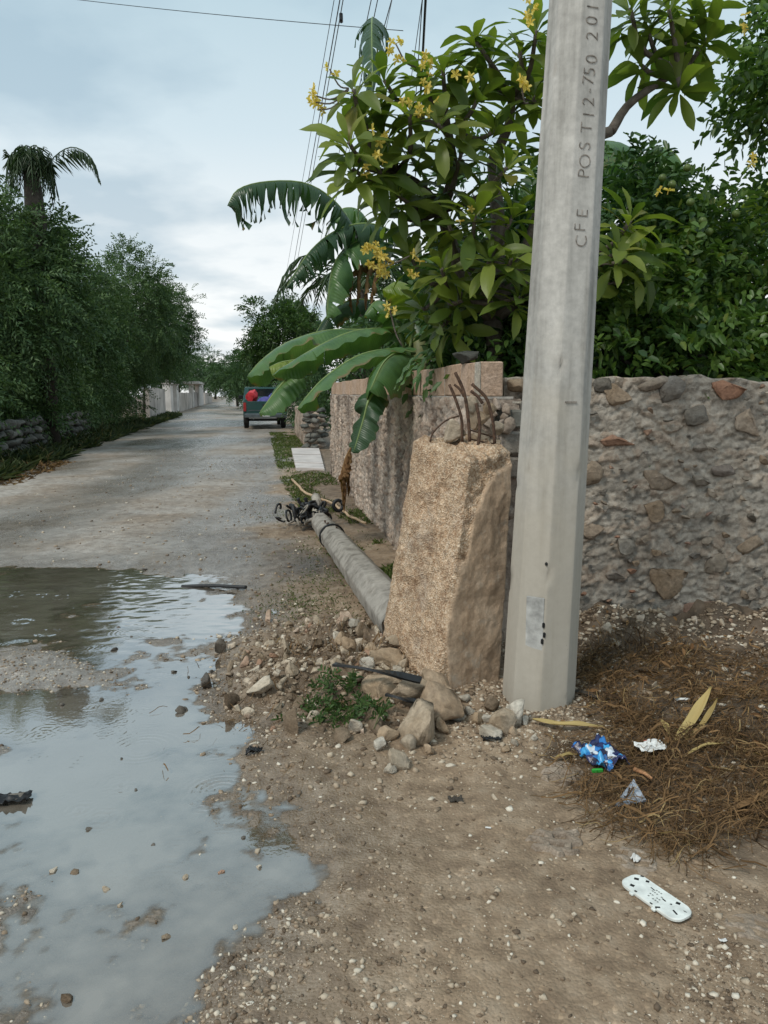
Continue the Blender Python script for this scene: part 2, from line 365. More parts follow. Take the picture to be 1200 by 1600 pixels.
M_BRICK = stone_mat('pink_concrete_block', [(0, (.46, .335, .25)), (.5, (.52, .38, .285)), (1, (.48, .37, .30))], bs=45)
M_JOINT = simple('block_mortar', (.40, .37, .33), .9, .3, 20, .5, 80)
M_RUST = simple('rusty_steel', (.075, .042, .026), .85, .5, 60, .6, 150)
M_BLACK = simple('black_plastic', (.012, .013, .014), .35, .3, 30, .2, 60)
M_BURNT = simple('burnt_cable', (.015, .016, .018), .5, .5, 40, .6, 60)
M_BARK = simple('grey_bark', (.115, .098, .08), .9, .35, 14, .8, 50, dist=.01)
M_BARKD = simple('dark_bark', (.055, .047, .038), .9, .35, 10, .8, 40, dist=.01)
M_DRY = leafmat('dry_leaf', (.14, .07, .03), (.30, .18, .085), .8, .25, .2)
M_HUSK = leafmat('dry_husk', (.36, .26, .10), (.50, .38, .16), .7, .2, .3, island=False)
M_STRAW = leafmat('straw', (0.044, 0.025, 0.013), (0.206, 0.122, 0.056), .8, .15, .2, tipcol=(.40, .29, .14), big=3.0)
M_STICK = simple('bleached_stick', (.46, .33, .21), .8, .3, 40, .4, 90)
M_PLUM = leafmat('plumeria_leaf', (0.086, 0.140, 0.029), (0.234, 0.289, 0.060),   .40, .50, .35, island=False, tipcol=(.22, .20, .045))
M_PLUMI = leafmat('plumeria_leaf_far', (0.075, 0.127, 0.029), (0.195, 0.250, 0.052), .40, .50, .35)
M_CIT = leafmat('citrus_leaf', (0.041, 0.097, 0.028), (0.138, 0.233, 0.052), .38, .30, .45, tipcol=(.20, .24, .05))
M_TREE = leafmat('neem_leaf', (0.038, 0.083, 0.033), (0.101, 0.166, 0.061), .55, .22, .3, big=.8)
M_TREE2 = leafmat('far_leaf', (0.032, 0.075, 0.032), (0.084, 0.152, 0.058), .55, .22, .3, big=.6)
M_MANGO = leafmat('mango_leaf', (0.029, 0.072, 0.023), (0.087, 0.152, 0.041), .5, .22, .35, big=.7)
M_SHRUB = leafmat('garden_leaf', (0.024, 0.068, 0.024), (0.083, 0.158, 0.045), .4, .25, .4)
M_GRASS = leafmat('grass_blade', (.045, .075, .018), (.12, .16, .045), .6, .3, .25, tipcol=(.26, .22, .09))
M_WEED = leafmat('weed_leaf', (.035, .075, .020), (.085, .145, .045), .55, .3, .3)
M_LWEED = leafmat('verge_weed', (.022, .042, .018), (.075, .095, .038), .6, .25, .25, tipcol=(.19, .15, .07), big=1.2)
M_PALM = leafmat('palm_leaflet', (0.022, 0.048, 0.022), (0.060, 0.096, 0.041), .5, .2, .35)
M_FLOWER = leafmat('yellow_petal', (.62, .42, .05), (.78, .64, .20), .6, .3, .2)
M_FRUIT = simple('green_citrus_fruit', (.085, .125, .028), .4, .25, 20, .4, 160)
def banana_mat(name, a, b_, under, brown=0.0):
    m, nt, b = mat_new(name); u = nd(nt, 'ShaderNodeAttribute', attribute_name='u').outputs['Fac']; v = nd(nt, 'ShaderNodeAttribute', attribute_name='v').outputs['Fac']
    n = noise_(nt, pos(nt), 5, 5); c = rampn(nt, n, [(.3, a), (.7, b_)])
    c = mixc_(nt, rampn(nt, v, [(0, g3(.55)), (.12, g3(0))]), c, under)
    ev = rampn(nt, nd(nt, 'ShaderNodeMath', {0: v, 1: n}, operation='MULTIPLY').outputs[0], [(.50, g3(0)), (.60, g3(1))])
    c = mixc_(nt, ev, c, (.20, .15, .06))
    nt.links.new(c, b.inputs['Base Color']); b.inputs['Roughness'].default_value = .36; b.inputs['Specular IOR Level'].default_value = .5
    w = nd(nt, 'ShaderNodeMath', {0: nd(nt, 'ShaderNodeMath', {0: u, 1: 330.0}, operation='MULTIPLY').outputs[0]}, operation='SINE').outputs[0]
    bump_(nt, b, w, .25, .004)
    tr = nd(nt, 'ShaderNodeBsdfTranslucent'); nt.links.new(mixc_(nt, 1, c, (1.25, 1.35, .6), 'MULTIPLY'), tr.inputs[0])
    mx = nd(nt, 'ShaderNodeMixShader', {0: .34}); nt.links.new(b.outputs[0], mx.inputs[1]); nt.links.new(tr.outputs[0], mx.inputs[2])
    nt.links.new(mx.outputs[0], nt.nodes['Material Output'].inputs[0]); return m
M_BAN = banana_mat('banana_leaf', (.060, .140, .045), (.115, .215, .065), (.24, .32, .09))
M_BANY = banana_mat('banana_leaf_yellowing', (.12, .20, .030), (.25, .30, .045), (.32, .34, .10))
M_BAND = banana_mat('banana_leaf_dark', (.026, .068, .030), (.052, .105, .042), (.11, .17, .06))
M_RIB = simple('banana_midrib', (.19, .26, .085), .45, .2, 8, .1, 40)
M_PSTEM = simple('banana_stem', (.13, .14, .055), .6, .45, 5, .4, 20)
# ================================================================== setting: ground
def XR(Y): return np.interp(Y, [-20, 0, 5, 12.3, 24, 33, 60, 150, 600], [1.0, -.55, -1.05, -1.75, -3.1, -4.35, -9.45, -26.4, -110.5])
def XL(Y): return -.187 * np.asarray(Y) - 4.2
def WX(Y): return .55 - .16 * (np.asarray(Y) - 4.4)
PUD = np.array([[-1.17, 6.15], [-1.05, 5.2], [-1.06, 4.5], [-.95, 3.95], [-.92, 3.5], [-.66, 3.2], [-.48, 2.66], [-.38, 2.30], [-.38, 2.05], [-.44, 1.90], [-.52, 1.76], [-.62, 1.52], [-.85, 1.15], [-3.6, .9], [-5.2, 2.6], [-5.4, 4.6], [-4.5, 6.2], [-3.2, 6.5], [-2.2, 6.55]])
def sdpoly(x, y, P):
    d = np.full(x.shape, 1e9); inside = np.zeros(x.shape, bool)
    for i in range(len(P)):
        a, b = P[i], P[(i + 1) % len(P)]; ex, ey = b - a; wx_, wy_ = x - a[0], y - a[1]
        t = np.clip((wx_ * ex + wy_ * ey) / (ex * ex + ey * ey), 0, 1); d = np.minimum(d, np.hypot(wx_ - ex * t, wy_ - ey * t))
        c = ((a[1] > y) != (b[1] > y)) & (x < (b[0] - a[0]) * (y - a[1]) / (b[1] - a[1] + 1e-12) + a[0]); inside ^= c
    return np.where(inside, -d, d)
WATER_Z = -.014
FOOT = [((.705, 2.83), .085, .085, .05, 1.0), ((.565, 2.36), .10, .075, .12, .9), ((.82, 2.27), .06, .07, .05, .5), ((1.04, 1.93), .08, .07, .05, .5)]
def ground_h(x, y, foot=False):
    n = fbm2(x * .8, y * .8, 3, 3); m = fbm2(x * 5, y * 5, 3, 11); f = fbm2(x * 26, y * 26, 3, 23)
    near = 1 - sstep(8, 14, y)
    h = n * .03 * (1 + .5 * (1 - near)) + m * .018 + f * .007 * near
    d = sdpoly(x, y, PUD) + fbm2(x * 3, y * 3, 3, 41) * .22
    sm = sstep(.22, -.22, d)
    bed = -.030 + fbm2(x * 2.3 + 4, y * 2.3, 4, 51, .6) * .042 + f * .010 - .03 * sstep(-.6, -1.3, d) * sstep(5.4, 4.6, y) * 0
    # gravel bars that break the water surface, and the deeper brown pool at the far left
    for bx, by, sx, sy, amp in ((-2.35, 4.05, .55, .30, .042), (-1.95, 4.25, .35, .16, .022), (-1.5, 1.95, .40, .30, .026), (-1.65, 2.5, .24, .30, .020), (-1.0, 1.70, .20, .12, .012), (-2.6, 3.2, .5, .2, .012)):
        bed = bed + amp * np.exp(-((x - bx) / sx) ** 2 - ((y - by) / sy) ** 2) * (1 + 1.2 * fbm2(x * 7, y * 7, 2, 77))
    bed = bed - .03 * np.exp(-((x + 2.9) / .9) ** 2 - ((y - 5.3) / .8) ** 2)
    h = h * (1 - sm) + bed * sm
    h = h + .013 * (1 - sm) * sstep(0, .3, d)
    # rubble heap round the broken base, rise towards the walls
    def mound(cx, cy, sx, sy, a): return a * np.exp(-((x - cx) / sx) ** 2 - ((y - cy) / sy) ** 2)
    mo = mound(-.12, 4.1, .34, .50, .045) + mound(-.38, 4.2, .40, .55, .045) + mound(-.55, 3.7, .3, .3, .025) + mound(.55, 3.7, .25, .2, .012) + mound(.1, 3.35, .3, .2, .02)
    h = h + mo * (1 + 1.6 * m + .8 * f)
    h = h + .10 * sstep(3.7, 4.6, y) * sstep(.9, 1.3, x) * (1 - sstep(4.7, 5, y)) * (1 + 1.5 * m)
    h = h + .03 * sstep(.55, 1.2, x) * sstep(2.2, 3.2, y) * (1 + m)
    wy = np.clip(y, 4.4, 40); h = h + .05 * np.exp(-((x - (WX(wy) - .15)) / .35) ** 2) * sstep(4.6, 6, y) * (1 - sstep(14, 15, y))
    h = h - .06 * np.clip((x - XL(y)) / -2.0, 0, 1) * 0 + .12 * sstep(-.2, -1.6, x - XL(y)) * (1 - sstep(80, 120, y))
    for (cx, cy), w, l, ang, s in (FOOT if foot else []):
        dx, dy = x - cx, y - cy; u = dx * math.cos(ang) + dy * math.sin(ang); v = -dx * math.sin(ang) + dy * math.cos(ang)
        q = (u / w) ** 2 + (v / l) ** 2; ins = sstep(1.15, .8, q)
        row = np.floor(v / .052); uu = u + .03 * np.mod(row, 2) + .012 * np.sin(v * 60)
        cell = np.maximum(np.abs(np.mod(v, .052) / .052 - .5), np.abs(np.mod(uu, .078) / .078 - .5) * 1.02)
        h = h + s * (ins * (-.012 + .022 * sstep(.30, .42, cell)) + .008 * sstep(.5, 1, q) * sstep(1.7, 1.1, q))
    return h
def gspace():
    ys = [-6, -4, -2.5, -1.2, 0, .6, 1.0, 1.25]; 
    while ys[-1] < 400: ys.append(ys[-1] + max(.0085, min(.0085 * (ys[-1] / 2.2) ** 1.6, ys[-1] * .07)))
    xs = list(np.arange(-2.6, 2.4, .0115)); d = .0115; a = xs[-1]; b = xs[0]; r, l = [], []
    while a < 300: d = min(d * 1.045, 12); a += d; r.append(a)
    d = .0115
    while b > -340: d = min(d * (1.018 if b > -6 else 1.05), 12); b -= d; l.append(b)
    return np.array(l[::-1] + xs + r), np.array(ys)
GX, GY = gspace()
X2, Y2 = np.meshgrid(GX, GY); H2 = ground_h(X2, Y2)
d2 = sdpoly(X2, Y2, PUD)
roadm = sstep(.5, -.25, X2 - XR(Y2) + fbm2(X2 * 1.3, Y2 * 1.3, 3, 8) * .9) * sstep(-.6, .3, X2 - XL(Y2) + fbm2(X2, Y2, 3, 9) * .8)
wetm = np.clip(.9 * sstep(.06, -.005, H2 - WATER_Z - .006) * sstep(.75, .1, d2) + .95 * roadm * sstep(4.5, 8, Y2) * (.50 + 1.9 * fbm2(X2 * .7, Y2 * .25, 4, 61)) + .12, 0, 1)
wetm = np.maximum(wetm, .55 * np.exp(-((X2 + .75) / .5) ** 2 - ((Y2 - 6.6) / .9) ** 2))
straw = sstep(.62, .95, X2 + fbm2(X2 * 4, Y2 * 4, 3, 19) * .5) * sstep(2.15, 2.75, Y2 + fbm2(X2 * 3, Y2 * 3, 3, 29) * .6 - (X2 - 1) * .0)
straw = np.maximum(straw * .9, .75 * np.exp(-((X2 + .25) / .55) ** 2 - ((Y2 - 4.1) / .75) ** 2))
straw = np.maximum(straw, .85 * np.exp(-((X2 + .72) / .50) ** 2 - ((Y2 - 6.7) / 1.3) ** 2) * (.75 + .9 * fbm2(X2 * 3, Y2 * 3, 3, 55)))
straw = np.maximum(straw, .6 * sstep(.0, -.5, X2 - XL(Y2)))
straw = np.maximum(straw, .5 * sstep(.15, .6, X2 - XR(Y2)) * sstep(7, 9, Y2))
gv = np.stack([X2, Y2, H2], -1).reshape(-1, 3); gf = grid_faces(*X2.shape)
isroad = (roadm.reshape(-1)[gf].mean(1) > .5)
for nm, sel in (('dirt_road', isroad), ('ground', ~isroad)):
    f = gf[sel]; ids, inv = np.unique(f, return_inverse=True)
    o = obj(nm, npmesh(nm, gv[ids], inv.reshape(-1, 4), True, {'road': roadm.reshape(-1)[ids], 'wet': wetm.reshape(-1)[ids], 'straw': straw.reshape(-1)[ids]}), M_GROUND, kind='structure')
    o['label'] = 'wet potholed dirt road running away between the walls' if nm == 'dirt_road' else 'muddy gravelly ground beside the road'
def ghz(x, y): return float(ground_h(np.array([float(x)]), np.array([float(y)]))[0])
# ---- puddle with rain rings
rng = np.random.default_rng(5)
def build_puddle():
    s = .0105; xs = np.arange(-5.6, -.15, s); ys = np.arange(.95, 6.9, s)
    x, y = np.meshgrid(xs, ys); h = ground_h(x, y); z = np.full(x.shape, WATER_Z)
    rings = [(*G(a, b)[:2], r, am) for a, b, r, am in ((345, 1232, .16, 2.2), (358, 1268, .12, 2.2), (322, 1240, .09, 1.5), (337, 1172, .06, 1.5), (322, 1213, .04, 1.8), (228, 1106, .07, 1.3), (223, 1140, .12, 1.2), (272, 1325, .10, 1.2), (180, 1216, .08, 1.4), (158, 1274, .06, 1.6), (62, 1146, .06, 1.6), (125, 1260, .05, 1.5), (222, 1165, .18, .9), (250, 1052, .09, 1.2), (205, 985, .16, 1.2), (225, 1108, .05, 1.8), (150, 960, .14, 1.2), (75, 985, .13, 2.0), (25, 1005, .16, 2.2), (35, 968, .09, 2.4), (30, 925, .12, 1.8), (95, 930, .10, 1.8), (62, 928, .08, 1.8), (262, 1180, .10, 1.0), (300, 1150, .05, 1.3), (285, 1000, .08, 1.0), (110, 1020, .14, 1.3), (270, 955, .12, 1.0), (160, 1010, .10, 1.2), (70, 1135, .05, 1.4), (165, 1140, .05, 1.3), (120, 1185, .06, 1.2))]
    for _ in range(70):
        rings.append((rng.uniform(-4.5, -.7), rng.uniform(2.2, 6.4), rng.uniform(.025, .09), rng.uniform(.6, 1.6)))
    for cx, cy, r0, am in rings:
        r0 = r0 * (.72 if r0 > .1 else .85); r = np.hypot(x - cx, y - cy); m = r < r0 * 2.2
        rr = r[m]; lam = max(.019, r0 * .22)
        env = np.exp(-((rr - r0 * .75) / (r0 * .42)) ** 2)
        z[m] += am * (.0017 if am > 1.4 and cy < 3.6 else .0012) * (1 + .5 * vn2(x[m] * 20, y[m] * 20, 3)) * env * np.cos((rr - r0) * 2 * math.pi / lam)
    z += fbm2(x * 9, y * 14, 2, 91) * .0022 * sstep(3.6, 4.8, y)
    keep = (h < WATER_Z + .012); f = grid_faces(*x.shape); k = keep.reshape(-1)[f].any(1); f = f[k]
    ids, inv = np.unique(f, return_inverse=True); v = np.stack([x, y, z], -1).reshape(-1, 3)[ids]
    o = obj('puddle', npmesh('puddle', v, inv.reshape(-1, 4), True, {'depth': np.clip((WATER_Z - h.reshape(-1)[ids]) / .06, 0, 1)}), M_WATER, kind='structure'); o['label'] = 'shallow muddy puddle dotted with raindrop rings'
build_puddle()
# ================================================================== stone and leaf makers
def ico(sub):
    t = (1 + 5 ** .5) / 2
    v = [(-1, t, 0), (1, t, 0), (-1, -t, 0), (1, -t, 0), (0, -1, t), (0, 1, t), (0, -1, -t), (0, 1, -t), (t, 0, -1), (t, 0, 1), (-t, 0, -1), (-t, 0, 1)]
    f = [(0, 11, 5), (0, 5, 1), (0, 1, 7), (0, 7, 10), (0, 10, 11), (1, 5, 9), (5, 11, 4), (11, 10, 2), (10, 7, 6), (7, 1, 8), (3, 9, 4), (3, 4, 2), (3, 2, 6), (3, 6, 8), (3, 8, 9), (4, 9, 5), (2, 4, 11), (6, 2, 10), (8, 6, 7), (9, 8, 1)]
    v = [np.array(p) / np.linalg.norm(p) for p in v]
    for _ in range(sub):
        c, nf = {}, []
        def mid(a, b):
            k = (min(a, b), max(a, b))
            if k not in c: p = v[a] + v[b]; v.append(p / np.linalg.norm(p)); c[k] = len(v) - 1
            return c[k]
        for a, b, d in f:
            x, y, z = mid(a, b), mid(b, d), mid(d, a); nf += [(a, x, z), (b, y, x), (d, z, y), (x, y, z)]
        f = nf
    return np.array(v), np.array(f)
ICO = {k: ico(k) for k in (0, 1, 2, 3)}
def rock_verts(seed, sub=2, facets=16, rough=.06, sc_=(1, 1, 1)):
    r = np.random.default_rng(seed); v, f = ICO[sub]; v = v.copy()
    for _ in range(facets):                        # flat broken faces
        n = r.normal(size=3); n /= np.linalg.norm(n); dcut = r.uniform(.34, .72); s = v @ n
        v = v - np.clip(s - dcut, 0, None)[:, None] * n
    v = v * (1 + rough * 2 * fbm3(v + r.uniform(0, 50), 2.2, 3, seed))[:, None]
    v = v * (1 + .05 * fbm3(v + seed, 7, 2, seed))[:, None]; v = v / np.abs(v).max(0)
    return v * np.array(sc_), f
def slab_mesh(name, seed, mat, cuts=7):
    r = np.random.default_rng(seed); v, f = ICO[3]; v = np.sign(v) * np.abs(v) ** .30; v = v / np.abs(v).max(0)
    for _ in range(cuts + 4):
        n = r.normal(size=3); n /= np.linalg.norm(n); dcut = r.uniform(.52, .95); s = v @ n; v = v - np.clip(s - dcut, 0, None)[:, None] * n
    v = v + unit(v) * (.06 * fbm3(v + seed, 2.2, 3, seed) + .07 * fbm3(v, 8, 3, seed + 2, .6))[:, None]
    me = npmesh(name, v, f); me.materials.append(mat); return me
def unit(v): return v / (np.linalg.norm(v, axis=-1, keepdims=True) + 1e-9)
def rock_mesh(name, seed, sub=2, mat=None, **k):
    v, f = rock_verts(seed, sub, **k); me = npmesh(name, v, f); me.materials.append(mat); return me
def rot_rand(r): return tuple(r.uniform(0, 6.283, 3))
RUBS = [rock_mesh('rubble_stone', 100 + i, 2, M_RUB, sc_=(1, r_, q_)) for i, (r_, q_) in enumerate(((.8, .6), (.7, .5), (.9, .7), (.6, .55), (.85, .45), (.75, .75), (.95, .5), (.65, .65)))]
RUBW = [rock_mesh('wet_stone', 130 + i, 2, M_RUBW, sc_=(1, .8, .55)) for i in range(4)]
def place(me, name, loc, size, rot, parent=None):
    o = bpy.data.objects.new(name, me); COL.objects.link(o); o.location = loc; o.rotation_euler = rot
    o.scale = size if hasattr(size, '__len__') else (size,) * 3
    WL[o.name] = Vector(loc)
    if parent is not None: setparent(o, parent)
    return o
def leaves_mesh(name, C, A, Nn, L, W, mat, fine=False, fold=.25, droop=0.0, parent=None, kind=None):
    """C base points, A unit axes, Nn rough normals; one small folded leaf each"""
    C, A, Nn = np.asarray(C), np.asarray(A), np.asarray(Nn); L = np.broadcast_to(L, len(C))[:, None]; W = np.broadcast_to(W, len(C))[:, None]
    S = np.cross(A, Nn); S /= np.linalg.norm(S, axis=1, keepdims=True) + 1e-9; U = np.cross(S, A)
    dn = np.zeros_like(A); dn[:, 2] = -1
    if fine:
        P = [C, C + A * L * .32 + S * W * .46 + U * W * fold, C + A * L * .70 + S * W * .40 + U * W * fold + dn * L * droop * .4, C + A * L + dn * L * droop,
             C + A * L * .70 - S * W * .40 + U * W * fold + dn * L * droop * .4, C + A * L * .32 - S * W * .46 + U * W * fold]
        n = 6; q = [(0, 1, 2, 3), (0, 3, 4, 5)]
    else:
        P = [C, C + A * L * .45 + S * W * .5 + U * W * fold, C + A * L + dn * L * droop, C + A * L * .45 - S * W * .5 + U * W * fold]
        n = 4; q = [(0, 1, 2), (0, 2, 3)]
    V = np.stack(P, 1).reshape(-1, 3); b = np.arange(len(C))[:, None] * n
    F = np.stack([b + np.array(k)[None] for k in q], 1).reshape(-1, len(q[0]))
    return obj(name, npmesh(name, V, F), mat, parent, kind=kind)
def unit(v): return v / (np.linalg.norm(v, axis=-1, keepdims=True) + 1e-9)
def sprays(r, O, D, K, length, leaf):
    """pinnate sprays: origins O, directions D"""
    n = len(O); t = np.linspace(.15, 1, K)[None, :, None]; ln = (length * r.uniform(.6, 1.25, (n, 1, 1)))
    D = unit(D); side = unit(np.cross(D, r.normal(size=(n, 3)))); up = np.cross(side, D)
    pt = O[:, None] + D[:, None] * t * ln; pt[..., 2] -= (t[..., 0] ** 2) * ln[..., 0] * .30
    sg = np.where(np.arange(K) % 2 == 0, 1., -1.)[None, :, None]
    ax = unit(side[:, None] * sg * .9 + D[:, None] * .75 + r.normal(size=(n, K, 3)) * .25); nn = np.broadcast_to(up[:, None], ax.shape) + r.normal(size=ax.shape) * .35
    return pt.reshape(-1, 3), ax.reshape(-1, 3), nn.reshape(-1, 3)
def crown_points(r, c, rad, nclump, per, clr=.34):
    """clumps spread through an uneven crown; returns origins and outward directions"""
    c = np.array(c); rad = np.array(rad); d = unit(r.normal(size=(nclump, 3))); rr = r.uniform(.30, 1.0, (nclump, 1)) ** .6
    lump = 1 + .34 * fbm3(d + r.uniform(0, 30), 1.7, 2, 7)[:, None] * 2
    cl = c + d * rad * rr * lump
    k = r.integers(0, nclump, nclump * per); u = unit(r.normal(size=(len(k), 3))); q = r.uniform(.2, 1, (len(k), 1))
    O = cl[k] + u * q * np.mean(rad) * clr; D = u * .8 + unit(O - c) * .6; D[:, 2] += .05
    return O, D, cl
def trunk_to(mb, r, base, top, rad, cl, nb=6):
    base, top = Vector(base), Vector(top); mid = (base + top) / 2 + Vector((r.uniform(-.2, .2), r.uniform(-.2, .2), 0))
    mb.tube(spline([base, mid, top], 8), [rad * (1 - .55 * i / 7) for i in range(8)], 8)
    for i in r.choice(len(cl), min(nb, len(cl)), replace=False):
        e = Vector(cl[i]); s = mid.lerp(top, r.uniform(.1, 1)); m = s.lerp(e, .5) + Vector((0, 0, .15))
        mb.tube(spline([s, m, e], 6), [rad * .42 * (1 - .8 * j / 5) for j in range(6)], 6)
def tree(name, label, x, y, h, rad, seed, mat, ncl=34, per=16, K=11, spray=.55, leaf=(.13, .045), rz=None, group=None, bark=None, cat='tree', clr=.34, zlow=None, trunk=True, bx=None):
    r = np.random.default_rng(seed); z0 = ghz(x, y); t = thing(name, label, cat, (x, y, z0), group)
    rz = rz or rad * .85; cz = h - rz; rad = max(.3, (rad - .3 * spray) / 1.42); rz = max(.3, (rz - .3 * spray) / 1.42)
    O, D, cl = crown_points(r, (x, y, cz), (rad, rad, rz), ncl, per, clr); ok = O[:, 2] > (zlow if zlow is not None else .25); O, D = O[ok], D[ok]
    C, A, Nn = sprays(r, O, D, K, spray, leaf)
    leaves_mesh('crown', C, A, Nn, leaf[0] * r.uniform(.7, 1.3, len(C)), leaf[1], mat, droop=.15, parent=t)
    if trunk:
        mb = MB(); trunk_to(mb, r, (x if bx is None else bx, y, z0 - .05), (x + r.uniform(-.3, .3), y, cz), max(.07, rad * .06), cl); mb.build('trunk', bark or M_BARKD, t, True)
    return t
# ================================================================== right-hand rubble wall
def Yw(x): return 4.62 + .02 * (x - .7)
def masonry(nm, parent, mat, L, Hh, origin, dirv, outv, seed, res, cell, amp, top_var=.03, thick=.3, rows=None):
    """displaced front face with top, ends and back; front grid follows dirv x up, pushed along outv"""
    us = np.arange(0, L + res, res); vs_ = np.linspace(-.15, 1, max(12, int(Hh * 1.15 / res))); u, v = np.meshgrid(us, vs_)
    top = Hh + top_var * 2 * fbm2(u * 5, u * 0 + seed, 3, seed); z = v * top
    wu = u + fbm2(u * 6, z * 6, 2, seed + 5) * .06; wz = z + fbm2(u * 6 + 9, z * 6, 2, seed + 6) * .06
    def facets(cs, sd):
        X_, Z_ = wu / cs, wz / (cs * .68); ix, iy = np.floor(X_), np.floor(Z_); f1 = np.full(X_.shape, 9.); f2 = f1.copy(); cid = f1 * 0; hh = f1 * 0; zz = np.zeros_like(ix)
        for dx in (-1, 0, 1):
            for dy in (-1, 0, 1):
                jx, jy = ix + dx, iy + dy; ox = X_ - jx - ihash(jx, jy, zz, sd); oz = Z_ - jy - ihash(jx, jy, zz + 1, sd); d = np.hypot(ox, oz); c = ihash(jx, jy, zz + 2, sd)
                pl = c * .9 + (ihash(jx, jy, zz + 3, sd) - .5) * 1.1 * ox + (ihash(jx, jy, zz + 4, sd) - .75) * 1.5 * oz; nw = d < f1
                hh = np.where(nw, pl, hh); cid = np.where(nw, c, cid); f2 = np.where(nw, f1, np.minimum(f2, d)); f1 = np.minimum(f1, d)
        return hh, sstep(0, .13, f2 - f1), cid
    h1, e1, cid = facets(cell, seed); h2, e2, cid2 = facets(cell * .42, seed + 3)
    mask = sstep(-.12, .10, fbm2(u * 4.5, z * 4.5, 3, seed + 21))                 # where mortar has been smeared over the stones
    dsp = amp * (.9 * h1 * e1 * (1 - .55 * mask) + .5 * h2 * e2 * (1 - .3 * mask) + .55 * mask + .9 * fbm2(u * 26, z * 40, 4, seed + 9, .6)) + amp * 1.2 * fbm2(u * 2, z * 2, 2, seed + 12)
    P = np.array(origin)[None, None] + u[..., None] * np.array(dirv) + dsp[..., None] * np.array(outv); P[..., 2] += z
    nr, nc = u.shape; V = P.reshape(-1, 3); F = grid_faces(nr, nc)
    tb = P[-1] - np.array(outv) * thick; bb = tb.copy(); bb[:, 2] = -.2        # coping edge and back
    V = np.concatenate([V, tb, bb]); o1 = nr * nc; o2 = o1 + nc; i = np.arange(nc - 1); a = (nr - 1) * nc
    F = np.concatenate([F, np.stack([a + i, a + i + 1, o1 + i + 1, o1 + i], -1), np.stack([o1 + i, o1 + i + 1, o2 + i + 1, o2 + i], -1)])
    for c in (0, nc - 1):                              # wall ends
        e0 = P[:, c]; e1 = e0 - np.array(outv) * thick; o3 = len(V); V = np.concatenate([V, e0, e1]); k = np.arange(nr - 1)
        F = np.concatenate([F, np.stack([o3 + k, o3 + k + 1, o3 + nr + k + 1, o3 + nr + k], -1)])
    cidv = np.concatenate([(cid * .6 + cid2 * .4).reshape(-1), np.full(len(V) - nr * nc, .5)])
    mb = npmesh(nm, V, F, False, {'cell': cidv}); o = obj(nm, mb, mat, parent)
    return o
stw = thing('stone_wall', 'grey mortared rubble stone wall behind the standing concrete pole', 'wall', (2.2, 4.7, 0))
masonry('mortar', stw, M_MORTAR, 4.2, 1.575, (.72, 4.645, 0), (1, .02, 0), (.0, -1, 0), 3, .0105, .115, .0175)
WST = [rock_mesh('stone', 160 + i, 2, M_WSTONE, rough=.14, sc_=(1, .42, q)) for i, q in enumerate((.7, .9, .55, .8, .65, 1.0, .75, .6))]
r = np.random.default_rng(21); pts = []
BIGW = [(1087, 648, 50, 62), (1030, 752, 62, 40), (1130, 735, 50, 36), (970, 620, 60, 45), (1045, 905, 70, 75), (1110, 955, 80, 70), (1185, 960, 50, 70), (1120, 885, 40, 40), (1030, 800, 40, 50), (1170, 660, 60, 70), (1020, 600, 70, 34), (925, 742, 40, 40), (1180, 850, 50, 45), (960, 690, 70, 34), (930, 830, 50, 40), (1050, 610, 50, 40), (1140, 610, 60, 40), (940, 600, 40, 45), (960, 900, 45, 36), (985, 960, 40, 45), (930, 955, 40, 36), (1040, 975, 40, 34)]
for a, b, w, h in BIGW:
    p = at(a, b, 4.61); s = 4.7 / FPX
    place(WST[r.integers(8)], 'stone', (p.x, Yw(p.x) + .002, p.z), (w / 2 * s * 1.0, .055, h / 2 * s * 1.05), (0, r.uniform(-.4, .4), 0), stw); pts.append((p.x, p.z, w * s * .55))
tries = 0
while len(pts) < 210 and tries < 9000:
    tries += 1; x, z = r.uniform(.75, 3.0), r.uniform(.04, 1.55); s = min(.085, .018 + r.exponential(.016))
    if all((x - a) ** 2 + (z - b) ** 2 > ((s + c) * .8) ** 2 for a, b, c in pts):
        pts.append((x, z, s)); place(WST[r.integers(8)], 'stone', (x, Yw(x) - .012, z), (s, .035 + s * .3, s * r.uniform(.55, .95)), (r.uniform(-.2, .2), r.uniform(-.7, .7), r.uniform(-.2, .2)), stw)
# broken wall end behind the stump: loose blocks of the same wall
for c, s, m in ((at(793, 653, 4.52), (.17, .20, .105), M_DSTONE), (at(797, 690, 4.50), (.16, .20, .13), M_MORTAR), (at(800, 728, 4.5), (.17, .2, .12), M_WSTONE), (at(803, 628, 4.5), (.09, .1, .012), M_PALE)):
    b_ = MB(); b_.box((0, 0, 0), s, bev=.012); me = b_.mesh('block'); me.materials.append(m); place(me, 'block', c, 1, (.03, .02, -.05), stw)
place(WST[2], 'stone', at(803, 600, 4.58), (.075, .10, .085), (0, .3, 0), stw); place(WST[5], 'stone', at(800, 770, 4.58), (.08, .10, .08), (0, .3, 0), stw)
